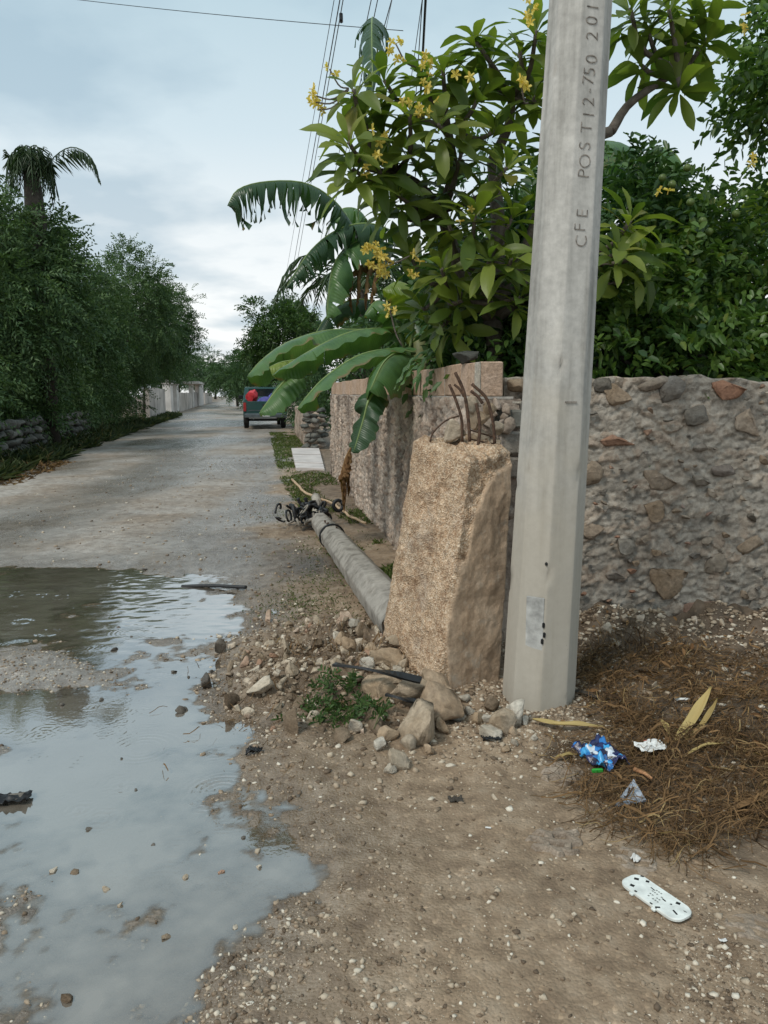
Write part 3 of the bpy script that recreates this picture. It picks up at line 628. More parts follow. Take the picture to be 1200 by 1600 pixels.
# ================================================================== left lane wall with block coping
lw = thing('lane_wall', 'long roughcast stone wall with pink concrete block coping beside the road', 'wall', (.4, 6, 0))
dv = np.array([-.16, 1, 0]); dl = np.linalg.norm(dv); dv = dv / dl; ov = np.array([-dv[1], dv[0], 0]); LEN = 9.4 * dl
masonry('roughcast', lw, M_MORTAR2, LEN, 1.475, (.55, 4.42, 0), dv, ov, 8, .017, .075, .030, .006, .28)
LST = [rock_mesh('stone', 190 + i, 1, M_LSTONE, rough=.14, sc_=(1, .4, q)) for i, q in enumerate((.7, .9, .55, .8))]
rz_ = math.atan2(dv[1], dv[0])
for _ in range(230):
    u = r.uniform(0, 1) ** 1.6 * 8.5; z = r.uniform(.05, 1.42); s = r.uniform(.018, .05)
    p = np.array((.55, 4.42, z)) + dv * u + ov * .008
    place(LST[r.integers(4)], 'stone', p, (s, .035, s * .75), (0, r.uniform(-.6, .6), rz_), lw)
bl = MB(); bl.box((0, 0, 0), (.435, .135, .20), bev=.007); blm = bl.mesh('block'); blm.materials.append(M_BRICK)
nb = int(LEN / .45)
for i in range(nb):
    p = np.array((.55, 4.42, 1.583 + .004 * math.sin(i * 2.1))) + dv * (.235 + i * .45) - ov * .075
    place(blm, 'block', p, 1, (r.uniform(-.012, .012), r.uniform(-.012, .012), rz_ + r.uniform(-.012, .012)), lw)
    if i: jm = MB().box((0, 0, 0), (.016, .128, .19)); p2 = np.array((.55, 4.42, 1.578)) + dv * (.01 + i * .45) - ov * .075; jme = jm.mesh('joint'); jme.materials.append(M_JOINT); place(jme, 'joint', p2, 1, (0, 0, rz_), lw)
cp = MB().box((0, 0, 0), (LEN, .20, .018)).mesh('bed_joint'); cp.materials.append(M_JOINT)
place(cp, 'bed_joint', np.array((.55, 4.42, 1.474)) + dv * (LEN / 2) - ov * .10, 1, (0, 0, rz_), lw)
rend = MB().box((0, 0, 0), (.10, .012, .19), bev=.004).mesh('render_patch'); rend.materials.append(M_PALE)
place(rend, 'render_patch', np.array((.55, 4.42, 1.585)) + dv * .066 - ov * .004, 1, (0, 0, rz_), lw)
for _ in range(26):                                   # exposed core stones at the wall's broken end
    p = np.array((.60, 4.40, 0)) + np.array((r.uniform(-.03, .12), r.uniform(-.04, .03), r.uniform(.75, 1.46)))
    s = r.uniform(.03, .06); place(LST[r.integers(4)], 'stone', p, (s, s * 2.2, s * .8), rot_rand(r), lw)
lump = place(rock_mesh('loose_stone', 230, 2, M_DSTONE, sc_=(1, .8, .62)), 'loose_stone', at(733, 551, 4.75), (.085, .085, .075), (0, 0, .3)); lump.location.z = 1.683 + .04
tag(lump, 'pitted grey stone lying on top of the block coping', 'stone')
# ================================================================== broken pole base (stump)
def build_stump():
    t = thing('broken_pole_base', 'broken tan concrete pole base with a crumbling left face leaning on the grey pole', 'pole base', (.36, 3.95, 0))
    lo = np.array([(-.035, 4.28), (.262, 3.56), (.605, 3.80), (.42, 4.42)]); hi = np.array([(.155, 4.12), (.415, 3.73), (.668, 3.91), (.42, 4.30)])
    zt = np.array([1.245, 1.165, 1.20, 1.25]); zb = np.array([.03, .07, -.05, .0])
    seg = 46; Q = []; ro = []
    for e in range(4):
        for k in range(seg):
            Q.append((e, k / seg))
    m = 104; V = np.zeros((m, len(Q), 3)); RO = np.zeros((m, len(Q)))
    for j, (e, w) in enumerate(Q):
        # round the corners a little
        def ev(P, w):
            a, b = P[e], P[(e + 1) % 4]; return a + (b - a) * w
        L_, H_ = ev(lo, w), ev(hi, w); z1 = zt[e] + (zt[(e + 1) % 4] - zt[e]) * w; z0 = zb[e] + (zb[(e + 1) % 4] - zb[e]) * w
        if e == 1: z0 = .10 * max(0, 1 - w / .22) - .06 * min(1, w / .22)
        s = np.linspace(0, 1, m); x = L_[0] + (H_[0] - L_[0]) * s; y = L_[1] + (H_[1] - L_[1]) * s
        V[:, j] = np.stack([x, y, z0 + (z1 - z0) * s], -1)
        # rough where the skin has broken off: all of the left face, and the smooth face beyond a ragged line
        if e == 0: RO[:, j] = 1
        elif e == 1:
            lim = .22 + .20 * np.sin(s * 5 + .3) * 0 + np.interp(s, [0, .12, .3, .55, .66, .8, .93, 1], [.03, -.10, -.17, -.12, .00, .06, .34, 1.3])
            RO[:, j] = sstep(.04, -.04, w - lim + .10 * fbm2(s * 14, np.full(m, w * 6), 3, 5))
        else: RO[:, j] = .3
    C = V.mean(1, keepdims=True); d = V - C; d[..., 2] = 0; d = unit(d)
    P = V + 0; rr = fbm3(P, 9, 4, 3, .6); fine = fbm3(P, 42, 3, 9, .6)
    f1, f2, c_ = worley2(P[..., 2] * 34, (P[..., 0] - P[..., 1]) * 30, 4)
    disp = RO * (rr * .032 + fine * .008 + .003 * (0.5 - f1)) - RO * .008 + (1 - RO) * (rr * .014 + fine * .003 + .006)
    P = V + d * disp[..., None]; P[..., 2] += .012 * fine * sstep(.85, 1, np.linspace(0, 1, m))[:, None]
    edge = np.zeros(len(Q))
    for e in range(4): edge[e * seg] = 1; edge[(e * seg + 1) % len(Q)] = .5; edge[e * seg - 1] = .5
    P -= d * (edge * .014)[None, :, None]
    n = len(Q); F = []
    for a in range(m - 1):
        i = a * n + np.arange(n); k = a * n + (np.arange(n) + 1) % n; F.append(np.stack([i, k, k + n, i + n], -1))
    F = np.concatenate(F); V2 = P.reshape(-1, 3); rv = RO.reshape(-1)
    # rough top in shrinking rings
    ring = P[-1]; c = ring.mean(0); last = (m - 1) * n; nv = len(V2); ext, exr = [], []
    for q in (.8, .55, .3, .08):
        rg = c + (ring - c) * q; rg[:, 2] += .02 + .05 * fbm2(rg[:, 0] * 22, rg[:, 1] * 22, 3, 6); ext.append(rg); exr.append(np.ones(n))
        i = np.arange(n); k = (i + 1) % n; F = np.concatenate([F, np.stack([last + i, last + k, nv + k, nv + i], -1)]); last = nv; nv += n
    V2 = np.concatenate([V2] + ext); rv = np.concatenate([rv] + exr)
    obj('concrete_block', npmesh('concrete_block', V2, F, True, {'rough': rv}), M_STUMP, t)
    # stub of the old shaft left standing on top
    me = rock_mesh('shaft_stub', 300, 3, M_CHUNK, facets=7, rough=.05)
    place(me, 'shaft_stub', at(710, 676, 4.05), (.062, .06, .075), (0, 0, .2), t)
    for k, (a, b, s) in enumerate(((748, 655, .06), (757, 690, .07), (770, 700, .05), (740, 690, .06), (690, 692, .035), (775, 668, .045), (738, 632, .045), (765, 640, .05))):
        place(rock_mesh('rubble_core', 310 + k, 2, M_CHUNK, facets=8), 'rubble_core', at(a, b, 4.14), (s, s * .9, s), (k, k * .7, k * 1.3), t)
    rb = [([(722, 690), (721, 655), (711, 622), (702, 601)], 4.00, .0075), ([(734, 690), (732, 660), (729, 633), (723, 607), (711, 582)], 3.98, .0085), ([(725, 620), (718, 608), (710, 601)], 4.03, .0065), ([(745, 706), (749, 680), (749, 657), (744, 630)], 3.97, .0085), ([(773, 696), (771, 665), (767, 645), (759, 621), (737, 600)], 4.0, .0085), ([(754, 630), (746, 619), (736, 611)], 4.03, .008), ([(672, 690), (676, 677), (686, 666), (699, 656), (717, 650)], 4.06, .0045), ([(735, 672), (755, 678), (775, 684)], 4.02, .004), ([(735, 686), (752, 690), (776, 694)], 4.02, .004)]
    for pts_, Y, rad in rb:
        p = spline([at(a, b, Y + .015 * i) for i, (a, b) in enumerate(pts_)], 14)
        MB().tube(p, [rad * (1.0 + .10 * (i % 2)) for i in range(14)], 7).build('rebar', M_RUST, t, True)
    return t
build_stump()
# chunks fallen from the base: each its own thing
def chunk(a, b, z, s, seed, mat, label, rot=(0, 0, 0), sub=3, facets=15, Y=None, name='concrete_chunk', cat='rubble', rough=.05):
    p = G(a, b, z) if Y is None else at(a, b, Y)
    o = place(slab_mesh(name, seed, mat), name, p, [q * .88 for q in s], rot); return tag(o, label, cat)
chunk(598, 1092, .05, (.115, .11, .155), 401, M_CHUNK, 'tall upright slab of tan concrete under the black strip', (0, .15, .5))
chunk(656, 1138, .06, (.10, .10, .125), 402, M_CHUNK, 'big orange tan concrete chunk in front of the broken pole base', (.2, .1, .9))
chunk(695, 1103, .09, (.115, .095, .095), 403, M_CHUNK, 'brownish angular concrete chunk against the foot of the pole base', (.1, .4, .4))
chunk(645, 1075, .14, (.13, .07, .05), 404, M_CHUNK, 'flat broken concrete piece just below the black strip', (.1, .1, .2))
chunk(680, 1070, .12, (.08, .07, .07), 405, M_CHUNK, 'small chunk wedged under the pole base edge', (.5, .1, .2))
chunk(600, 1030, .10, (.12, .10, .10), 406, M_CHUNK, 'pale lump of concrete behind the black strip', (.2, .3, .2))
chunk(624, 1192, .03, (.058, .05, .045), 407, M_CHUNK, 'orange rock lying in front of the rubble on bare mud', (.2, .3, .2))
chunk(612, 1203, .02, (.03, .03, .038), 408, M_PALE, 'small whitish rock leaning on the orange rock', (.2, .3, 1.2))
chunk(783, 1130, .05, (.075, .065, .065), 409, M_CHUNK, 'tan broken concrete piece between pole base and grey pole', (.2, .4, .2))
chunk(806, 1118, .06, (.055, .05, .08), 410, M_PALE, 'upright grey concrete piece touching the grey pole foot', (.1, .1, .2))
chunk(770, 1145, .03, (.065, .055, .035), 411, M_PALE, 'flat pale concrete shard before the pole gap', (.2, .1, 1.0))
chunk(820, 1125, .03, (.035, .03, .035), 412, M_PALE, 'small pale concrete bit at the grey pole foot', (.2, .1, 2.0))
chunk(765, 1100, .05, (.05, .04, .04), 413, M_RUB, 'brown stone at the seam between base and pole', (.7, .1, 2.0), name='stone')
chunk(735, 1112, .03, (.04, .03, .025), 414, M_PALE, 'whitish stone below the smooth face of the pole base', (.7, .1, 2.0), name='stone')
chunk(805, 1160, .02, (.022, .02, .016), 415, M_PALE, 'small pale stone in front of the grey pole', (.7, .1, 2.0), name='stone')
# ================================================================== standing concrete pole with cast lettering
def build_pole():
    base = Vector((.752, 3.545, -.06)); top = Vector((.752 + .027 * 9.2, 3.545, 9.2)); t = thing('concrete_pole', 'tall standing grey octagonal concrete utility pole with cast lettering', 'utility pole', (base.x, base.y, 0))
    th0 = math.atan2(-base.y, -base.x) + R(3.0); n = 8; rows = 90
    def ringp(z, k, b=0.0):
        s = (z - base.z) / (top.z - base.z); c = base.lerp(top, s); rad = .176 - .0135 * (z - base.z); a = th0 + k * math.pi / 4
        return c + Vector((math.cos(a), math.sin(a), 0)) * (rad + b)
    V, F = [], []; per = []                            # chamfered arrises
    zs = list(np.linspace(base.z, 3.4, 120)) + list(np.linspace(3.6, top.z, 20))
    sub = 6
    for z in zs:
        for k in range(8):
            a, b = ringp(z, k), ringp(z, k + 1)
            for q in np.array([.018, .10, .35, .65, .90, .982]): V.append(a.lerp(b, q))
    V = np.array([tuple(p) for p in V]); nn = 8 * sub
    jit = fbm3(V, 5, 2, 3) * .0015; chip = np.clip(fbm3(V, 13, 3, 13) - .36, 0, 1) * .12
    kk = np.tile((np.arange(nn) % sub == 0) | (np.arange(nn) % sub == sub - 1), len(zs)); cx = np.repeat(np.array([tuple(base.lerp(top, (z - base.z) / (top.z - base.z))) for z in zs]), nn, 0)
    V = V + unit(V - cx) * (jit - chip * kk * 1.0)[:, None]
    for a in range(len(zs) - 1):
        i = a * nn + np.arange(nn); k = a * nn + (np.arange(nn) + 1) % nn; F.append(np.stack([i, k, k + nn, i + nn], -1))
    me = npmesh('shaft', V, np.concatenate(F)); obj('shaft', me, M_POLE, t)
    MB().add([ringp(top.z, k) for k in range(8)], [tuple(range(8))]).build('cap', M_POLE, t)
    # lettering cast into the facet right of the front arris; reads upwards
    def letter(ch, zc, size, off=0.0):
        cu = bpy.data.curves.new('lettering', 'FONT'); cu.body = ch; cu.size = size; cu.extrude = .0012; cu.align_x = 'CENTER'; cu.align_y = 'CENTER'; cu.offset = -.0018
        tmp = bpy.data.objects.new('tmp', cu); COL.objects.link(tmp); bpy.context.view_layer.update()
        me = bpy.data.meshes.new_from_object(tmp.evaluated_get(bpy.context.evaluated_depsgraph_get())); bpy.data.objects.remove(tmp)
        a, b = ringp(zc, 0), ringp(zc, 1); Lf = (a - b).normalized(); up = (ringp(zc + .1, 0) - a).normalized(); nrm = up.cross(Lf).normalized(); Lf = nrm.cross(up)
        c = a.lerp(b, .52 + off) + nrm * .0018
        m = Matrix((up, Lf, nrm)).transposed().to_4x4(); m.translation = c; me.transform(m)
        obj('lettering', me, M_ENGR, t)
    zy = lambda y: at(930, y, 3.4).z
    rj = random.Random(2)
    for ch, y in (('C', 377), ('F', 353), ('E', 333), ('P', 270), ('O', 250), ('S', 226), ('T', 197), ('1', 177), ('2', 157), ('-', 138), ('7', 121), ('5', 108), ('0', 88), ('2', 52), ('0', 27), ('1', 6)):
        letter(ch, zy(y) + rj.uniform(-.004, .004), .078 if ch != '-' else .07, rj.uniform(-.05, .05))
    for (y, w, h) in ((628, .055, .006),):             # slot and repair patch
        a, b = ringp(zy(y), 0), ringp(zy(y), 1); c = a.lerp(b, .5)
        MB().box(c, (w, .012, h), Matrix.Rotation(math.atan2((b - a).y, (b - a).x), 3, 'Z')).build('slot', M_ENGR, t)
    a, b = ringp(.45, 7), ringp(.45, 8); m2 = Matrix.Rotation(math.atan2((b - a).y, (b - a).x), 3, 'Z')
    MB().box(a.lerp(b, .62), (.085, .006, .25), m2, bev=.002).build('mortar_patch', simple('patch_mortar', (.385, .385, .37), .9, .35, 16, .8, 40), t)
    for y, dx in ((880, -.004), (975, .0), (990, .006), (1000, -.002)):
        a = ringp(at(848, y, 3.4).z, 0); MB().box(a + Vector((dx - .006, .002, 0)), (.012, .014, .016 + .01 * (y > 970)), bev=.004).build('tar_spot', M_BLACK, t)
    return t
build_pole()
# ================================================================== fallen pole
def build_fallen():
    a = Vector((.125, 4.30, .145)); b = Vector((-.70, 8.25, .108)); c = Vector((-.93, 10.3, .10))
    t = thing('fallen_pole', 'snapped grey concrete pole lying on the ground behind the pole base', 'utility pole', (a.x, a.y, 0))
    n = 60; pts = [a.lerp(b, i / (n - 1)) for i in range(n)]; ax = (b - a).normalized(); u = ax.cross(Vector((0, 0, 1))).normalized(); w = u.cross(ax)
    V = []; nn = 40
    for i, p in enumerate(pts):
        rad = .146 - .038 * i / (n - 1)
        for k in range(8):
            A1, A2 = R(22.5 + 45 * k + 8), R(22.5 + 45 * (k + 1) + 8)
            for q in np.linspace(.06, .94, 5):
                V.append(p + ((u * math.cos(A1) + w * math.sin(A1)) * (1 - q) + (u * math.cos(A2) + w * math.sin(A2)) * q) * rad)
    V = np.array([tuple(p) for p in V]); cx = np.repeat(np.array([tuple(p) for p in pts]), nn, 0)
    sp = np.exp(-(((V[:, 1] - 7.35) / .32) ** 2)) * np.clip(fbm3(V, 9, 3, 4) + .12, 0, 1) * np.clip((V[:, 2] - .18) / .05, 0, 1)
    V += unit(V - cx) * (fbm3(V, 14, 3, 3) * .008 - sp * .05)[:, None]
    F = []
    for i in range(n - 1):
        q = i * nn + np.arange(nn); k = i * nn + (np.arange(nn) + 1) % nn; F.append(np.stack([q, k, k + nn, q + nn], -1))
    o_ = len(V); V = np.concatenate([V, V[:nn] * .55 + np.array(tuple(a)) * .45 + np.array([0, .02, 0]), V[:nn] * .08 + np.array(tuple(a)) * .92 + np.array([0, -.03, 0])]); q = np.arange(nn); k = (q + 1) % nn
    F += [np.stack([q, k, o_ + k, o_ + q], -1), np.stack([o_ + q, o_ + k, o_ + nn + k, o_ + nn + q], -1)]
    me = npmesh('shaft', V, np.concatenate(F)); obj('shaft', me, M_FPOLE, t)
    for P in (pts[0] , pts[-1]):
        o = place(rock_mesh('broken_end', 420 + int(P.y), 3, M_FPOLE, facets=10, rough=.18), 'broken_end', P, (.15, .06, .15) if P is pts[0] else (.115, .06, .115), (0, 0, 0), t)
    band = [a.lerp(b, .765) + (u * math.cos(q) + w * math.sin(q)) * .122 for q in np.linspace(0, 2 * math.pi, 24)]
    MB().tube(band, .010, 6, False).build('strap', M_BLACK, t)
    rr = random.Random(4)
    for k in range(7):
        q = b + (a - b).normalized() * (.55 + .07 * k) + Vector((.0 + rr.uniform(-.04, .04), 0, .10)); MB().tube([q, q + (a - b).normalized() * .06 + Vector((0, 0, .005))], .007, 6).build('exposed_bar', M_RUST, t)
    # the spliced tip lying beyond the cable tangle
    MB().tube(spline([b + Vector((-.02, .35, -.03)), b.lerp(c, .5), c], 10), [.085 - .003 * i + .006 * math.sin(i * 3) for i in range(10)], 10).build('tip', M_PALE, t, True)
    # burnt tangle of cable
    tt = thing('cable_tangle', 'burnt black tangle of cable on the end of the fallen pole', 'cables', (-.78, 8.5, 0)); cc = Vector((-.83, 8.45, .16))
    for k in range(46):
        p = cc + Vector((rr.gauss(-.03, .12), rr.gauss(-.02, .13), rr.uniform(-.10, .13))); R_ = rr.uniform(.03, .09); n1 = Vector((rr.gauss(0, 1), rr.gauss(0, 1), rr.gauss(0, 1))).normalized(); e1 = n1.orthogonal().normalized(); e2 = n1.cross(e1)
        pts_ = [p + (e1 * math.cos(q) + e2 * math.sin(q) * .7) * R_ * (1 + .25 * math.sin(q * 2 + k)) for q in np.linspace(0, rr.uniform(4, 6.2), 18)]
        pts_ = [Vector((v.x, v.y, max(v.z, .012))) for v in pts_]
        MB().tube(pts_, rr.uniform(.010, .022), 6).build('cable', M_BURNT if k % 5 else M_FPOLE, tt, True)
build_fallen()
def ground_tube(name, label, cat, px, rad, mat, lift=.012, wig=.0, n=26, taper=.7):
    p = [G(*q) for q in px]; p = spline([Vector((q.x, q.y, ghz(q.x, q.y) + lift)) for q in p], n); rr = random.Random(len(label))
    p = [v + Vector((rr.uniform(-wig, wig), rr.uniform(-wig, wig), abs(rr.uniform(-wig, wig)))) for v in p]
    return tag(MB().tube(p, [rad * (1 - (1 - taper) * i / (n - 1)) for i in range(n)], 7).build(name, mat, None, True), label, cat)
st = ground_tube('dead_branch', 'long pale crooked dead branch lying across the end of the fallen pole', 'branch', [(456, 756), (476, 776), (497, 788), (520, 800), (545, 822), (570, 836)], .020, M_STICK, .05, .012)
ground_tube('metal_bar', 'thin dark bar lying half in the puddle', 'bar', [(284, 913), (330, 916), (385, 921)], .014, M_BURNT, .02, taper=1)
def strip(name, label, pts_, w, mat, cat, thick=.012):
    P = spline(pts_, 16); mb = MB(); v = []
    for i, p in enumerate(P):
        tg = (P[min(i + 1, 15)] - P[max(i - 1, 0)]).normalized(); s = tg.cross(Vector((0, 0, 1))).normalized(); u = s.cross(tg); a = .5 * math.sin(i * .35); ss = s * math.cos(a) + u * math.sin(a); uu = ss.cross(tg)
        v += [p + ss * w / 2 - uu * thick / 2, p - ss * w / 2 - uu * thick / 2, p - ss * w / 2 + uu * thick / 2, p + ss * w / 2 + uu * thick / 2]
    f = [(i * 4 + j, i * 4 + (j + 1) % 4, i * 4 + 4 + (j + 1) % 4, i * 4 + 4 + j) for i in range(15) for j in range(4)] + [(3, 2, 1, 0), (60, 61, 62, 63)]
    mb.add(v, f); return tag(mb.build(name, mat), label, cat)
strip('plastic_strip', 'long glossy black plastic strip resting on the rubble by the pole base', [at(522, 1038, 3.50), at(570, 1045, 3.42), at(615, 1053, 3.36), at(658, 1063, 3.32)], .036, M_BLACK, 'plastic strip')
strip('plastic_strip', 'short black plastic sliver between the broken concrete chunks', [at(603, 1085, 3.30), at(630, 1092, 3.26), at(660, 1098, 3.24)], .022, M_BLACK, 'plastic strip')
rq = np.random.default_rng(31)
for k, (a, b, s) in enumerate(((575, 1060, .05), (560, 1075, .04), (700, 1075, .045), (715, 1120, .035), (640, 1160, .04), (605, 1150, .035), (590, 1165, .03), (690, 1140, .04), (670, 1170, .03), (725, 1095, .03), (745, 1128, .03), (800, 1140, .03), (760, 1125, .025), (545, 1045, .04), (530, 1065, .035), (620, 1065, .04), (660, 1060, .035), (560, 1120, .03), (835, 1150, .02), (790, 1165, .018), (570, 1020, .045), (555, 1000, .04), (535, 1015, .035), (580, 1042, .035))):
    p = G(a, b, .03); o = place(slab_mesh('concrete_fragment', 440 + k % 8, M_CHUNK if k % 3 else M_PALE), 'concrete_fragment', (p.x, p.y, ghz(p.x, p.y) + s * .45), s * rq.uniform(.75, 1.15, 3), rot_rand(rq)); tag(o, 'angular concrete fragment scattered round the foot of the broken pole base', 'rubble', 'fragments round the pole base')
# ================================================================== rubble stones
r = np.random.default_rng(77); used = []
def rub(x, y, s, me, lab, grp, name='rubble_stone', sink=.38):
    o = place(me, name, (x, y, ghz(x, y) + s * (.55 - sink)), s * np.array(r.uniform(.8, 1.2, 3)), rot_rand(r)); return tag(o, lab, 'stone', grp)
n = 0
for _ in range(4000):
    if n >= 230: break
    u = r.normal(size=2); x, y = -.28 + u[0] * .33, 4.02 + u[1] * .48
    if sdpoly(np.array([x]), np.array([y]), PUD)[0] < .02 or x > .30 - (y - 3.6) * .35 or y < 3.15 or y > 5.3: continue
    s = min(.085, .016 + r.exponential(.020))
    if any((x - a) ** 2 + (y - b) ** 2 < ((s + c) * .62) ** 2 for a, b, c in used): continue
    used.append((x, y, s)); zone = 'at the puddle edge of the rubble heap' if x < -.55 else 'beside the fallen pole in the rubble heap' if y > 4.45 else 'at the front of the rubble heap near the weeds' if y < 3.75 else 'in the middle of the rubble heap'; rub(x, y, s, RUBS[r.integers(8)], ('large ' if s > .045 else 'mid-sized ' if s > .028 else 'small ') + 'broken limestone piece ' + zone, 'limestone rubble heap'); n += 1
BIG = [(410, 1098, .075, 'large rounded brown boulder at the front of the rubble heap near the puddle'), (325, 1070, .06, 'dark squared stone at the puddle edge of the rubble'), (360, 1108, .065, 'brown stone sitting half in the puddle margin'), (420, 968, .05, 'flat pale stone on the mud above the heap'), (555, 1148, .05, 'rounded tan rock among the green weeds'), (535, 1160, .055, 'pale rock at the front of the green weeds'), (455, 1075, .045, 'reddish stone within the heap'), (500, 1055, .06, 'long pale stone in the middle of the heap'), (540, 975, .07, 'pale flat stone beside the fallen pole'), (345, 1020, .055, 'dark stone poking from the puddle rim'), (470, 1110, .04, 'grey pebble left of the weeds'), (590, 1140, .045, 'tan stone right of the weeds')]
for i, (a, b, s, lab) in enumerate(BIG):
    p = G(a, b); rub(p.x, p.y, s, RUBS[i % 8] if i not in (1, 9) else RUBW[i % 4], lab, None, 'stone', .15)
PST = [(282, 1113, .040), (271, 1050, .022), (294, 1058, .012), (158, 1094, .020), (97, 1102, .016), (185, 980, .018), (178, 1016, .022), (118, 1075, .02), (135, 875, .03), (228, 890, .03), (205, 995, .012), (212, 1235, .010), (380, 1310, .012), (405, 1355, .012), (465, 1245, .018), (85, 1360, .016), (118, 1364, .016), (140, 1295, .014), (165, 1390, .014), (187, 1415, .012), (260, 1465, .014), (105, 1562, .020), (290, 1372, .012), (345, 1363, .012), (367, 1450, .012), (20, 1250, .05), (395, 1168, .03), (240, 1320, .010), (290, 1110, .02), (190, 1185, .010), (330, 1050, .02)]
for i, (a, b, s) in enumerate(PST):
    p = G(a, b, WATER_Z); o = place(RUBW[i % 4] if b < 1340 else RUBS[i % 8], 'puddle_stone', (p.x, p.y, WATER_Z + s * .12), s * np.array(r.uniform(.85, 1.2, 3)), (r.uniform(-.3, .3), r.uniform(-.3, .3), r.uniform(0, 6)))
    tag(o, 'small wet stone poking out of the muddy puddle', 'stone', 'stones in the puddle')
# pale rubble strip along the foot of the right-hand wall
n = 0; used = []
for _ in range(3000):
    if n >= 90: break
    x, y = r.uniform(.95, 2.6), 4.55 - r.exponential(.33)
    if y < 3.25: continue
    s = min(.06, .012 + r.exponential(.012))
    if any((x - a) ** 2 + (y - b) ** 2 < ((s + c) * .7) ** 2 for a, b, c in used): continue
    used.append((x, y, s)); rub(x, y, s, RUBS[r.integers(8)], 'pale stone in the dark litter at the foot of the grey rubble wall', 'stones at the wall foot', 'wall_foot_stone'); n += 1
# ---- shoe prints pressed in the clay
for i, ((cx, cy), w, l, ang, s) in enumerate(FOOT):
    w2, l2 = w * 1.35, l * 1.35; u, v = np.meshgrid(np.linspace(-w2, w2, 90), np.linspace(-l2, l2, 90)); x = cx + u * math.cos(ang) - v * math.sin(ang); y = cy + u * math.sin(ang) + v * math.cos(ang)
    q = (u / w) ** 2 + (v / l) ** 2 + fbm2(x * 9, y * 9, 3, 70 + i) * .9; ins = sstep(1.25, .85, q); row = np.floor((v + .02 * np.sin(u * 18)) / .050); vv = (v + .02 * np.sin(u * 18)) / .050; uu = u + .033 * np.mod(row, 2) + .006 * np.sin(v * 90)
    cell = np.maximum(np.abs(np.mod(vv, 1) - .5), np.abs(np.mod(uu, .074) / .074 - .5) * 1.03); rid = sstep(.27, .36, cell + .10 * fbm2(x * 30, y * 30, 2, 5))
    z = ground_h(x, y) - .012 + s * (.024 * rid * ins + .009 * ins) + .003 * fbm2(x * 60, y * 60, 2, 9)
    o = obj('shoe_print', npmesh('shoe_print', np.stack([x, y, z], -1).reshape(-1, 3), grid_faces(90, 90), True, {'road': np.full(8100, .55), 'wet': np.full(8100, .25), 'straw': np.zeros(8100)}), M_GROUND)
    tag(o, ('lattice-treaded shoe print in the clay just left of the blue snack bag', 'lattice-treaded shoe print left of the white plastic plate', 'faint shoe print touching the left end of the white plastic plate', 'faint shoe print below right of the white plastic plate')[i], 'shoe print', 'shoe prints in the clay')
# ---- loose gravel, uncountable
def gravel(name, n, sampler, smin, smax, label, power=2.2):
    xy = sampler(n)
    for (cx, cy), w, l, ang, s_ in FOOT: xy = xy[((xy[:, 0] - cx) / (w * 1.1)) ** 2 + ((xy[:, 1] - cy) / (l * 1.1)) ** 2 > 1]
    h = ground_h(xy[:, 0], xy[:, 1]); ok = h > WATER_Z - .008; xy, h = xy[ok], h[ok]; m = len(xy)
    s = smin + (smax - smin) * r.random(m) ** (power * 2)
    v, f = ICO[0]; jit = r.uniform(.5, 1.35, (m, 12, 1)); an = r.uniform(.5, 1.3, (m, 1, 3)) * np.array([1, 1, .62])
    a = r.uniform(0, 6.28, m); ca, sa = np.cos(a)[:, None], np.sin(a)[:, None]
    q = v[None] * jit * an * s[:, None, None]; x = q[..., 0] * ca - q[..., 1] * sa; y = q[..., 0] * sa + q[..., 1] * ca
    V = np.stack([x + xy[:, 0:1], y + xy[:, 1:2], q[..., 2] + (h + s * .08)[:, None]], -1).reshape(-1, 3)
    F = (f[None] + (np.arange(m) * 12)[:, None, None]).reshape(-1, 3)
    o = obj(name, npmesh(name, V, F), M_GRAVEL, kind='stuff'); o['label'] = label
def samp_near(n):
    out = []
    while sum(map(len, out)) < n:
        y = 1.45 + 2.9 * r.random(n) ** 1.3; x = r.uniform(-.62, .60, n) * y
        w = .12 + 2.2 * np.clip(fbm2(x * 2.2, y * 2.2, 3, 33) + .06, 0, 1) + .8 * np.clip(fbm2(x * 9, y * 9, 2, 34), 0, 1)
        out.append(np.stack([x, y], -1)[r.random(n) < w])
    return np.concatenate(out)[:n]
gravel('gravel', 42000, samp_near, .0014, .0115, 'fine pale gravel scattered over the wet mud', 3.2)
def samp_rub(n): return np.stack([-.22 + r.normal(size=n) * .42, 4.0 + r.normal(size=n) * .6], -1)
gravel('rubble_grit', 5000, samp_rub, .004, .020, 'small broken grit between the rubble stones', 1.4)
def samp_foot(n): return np.stack([r.uniform(.62, 2.7, n), 4.58 - r.exponential(.36, n)], -1)
gravel('wall_foot_grit', 4200, samp_foot, .004, .022, 'small stone chips along the foot of the grey wall', 1.3)
def samp_pole(n): return np.stack([.5 + r.normal(size=n) * .22, 3.2 + r.normal(size=n) * .22], -1)
gravel('pole_foot_grit', 1500, samp_pole, .003, .014, 'crushed concrete chips in front of the grey pole', 1.4)
def samp_ring(n):
    a = r.uniform(0, 6.28, n); q = .165 + np.abs(r.normal(size=n)) * .06; return np.stack([.755 + np.cos(a) * q, 3.545 + np.sin(a) * q], -1)
gravel('pole_collar_grit', 1300, samp_ring, .003, .016, 'soil crumbs and chips packed round the foot of the grey pole', 1.3)
def samp_road(n):
    y = 4.5 + 16 * r.random(n) ** 1.6; return np.stack([XR(y) - r.random(n) ** 1.5 * 4.5 + .7, y], -1)
gravel('road_gravel', 4500, samp_road, .005, .022, 'loose gravel along the wet road', 2.4)
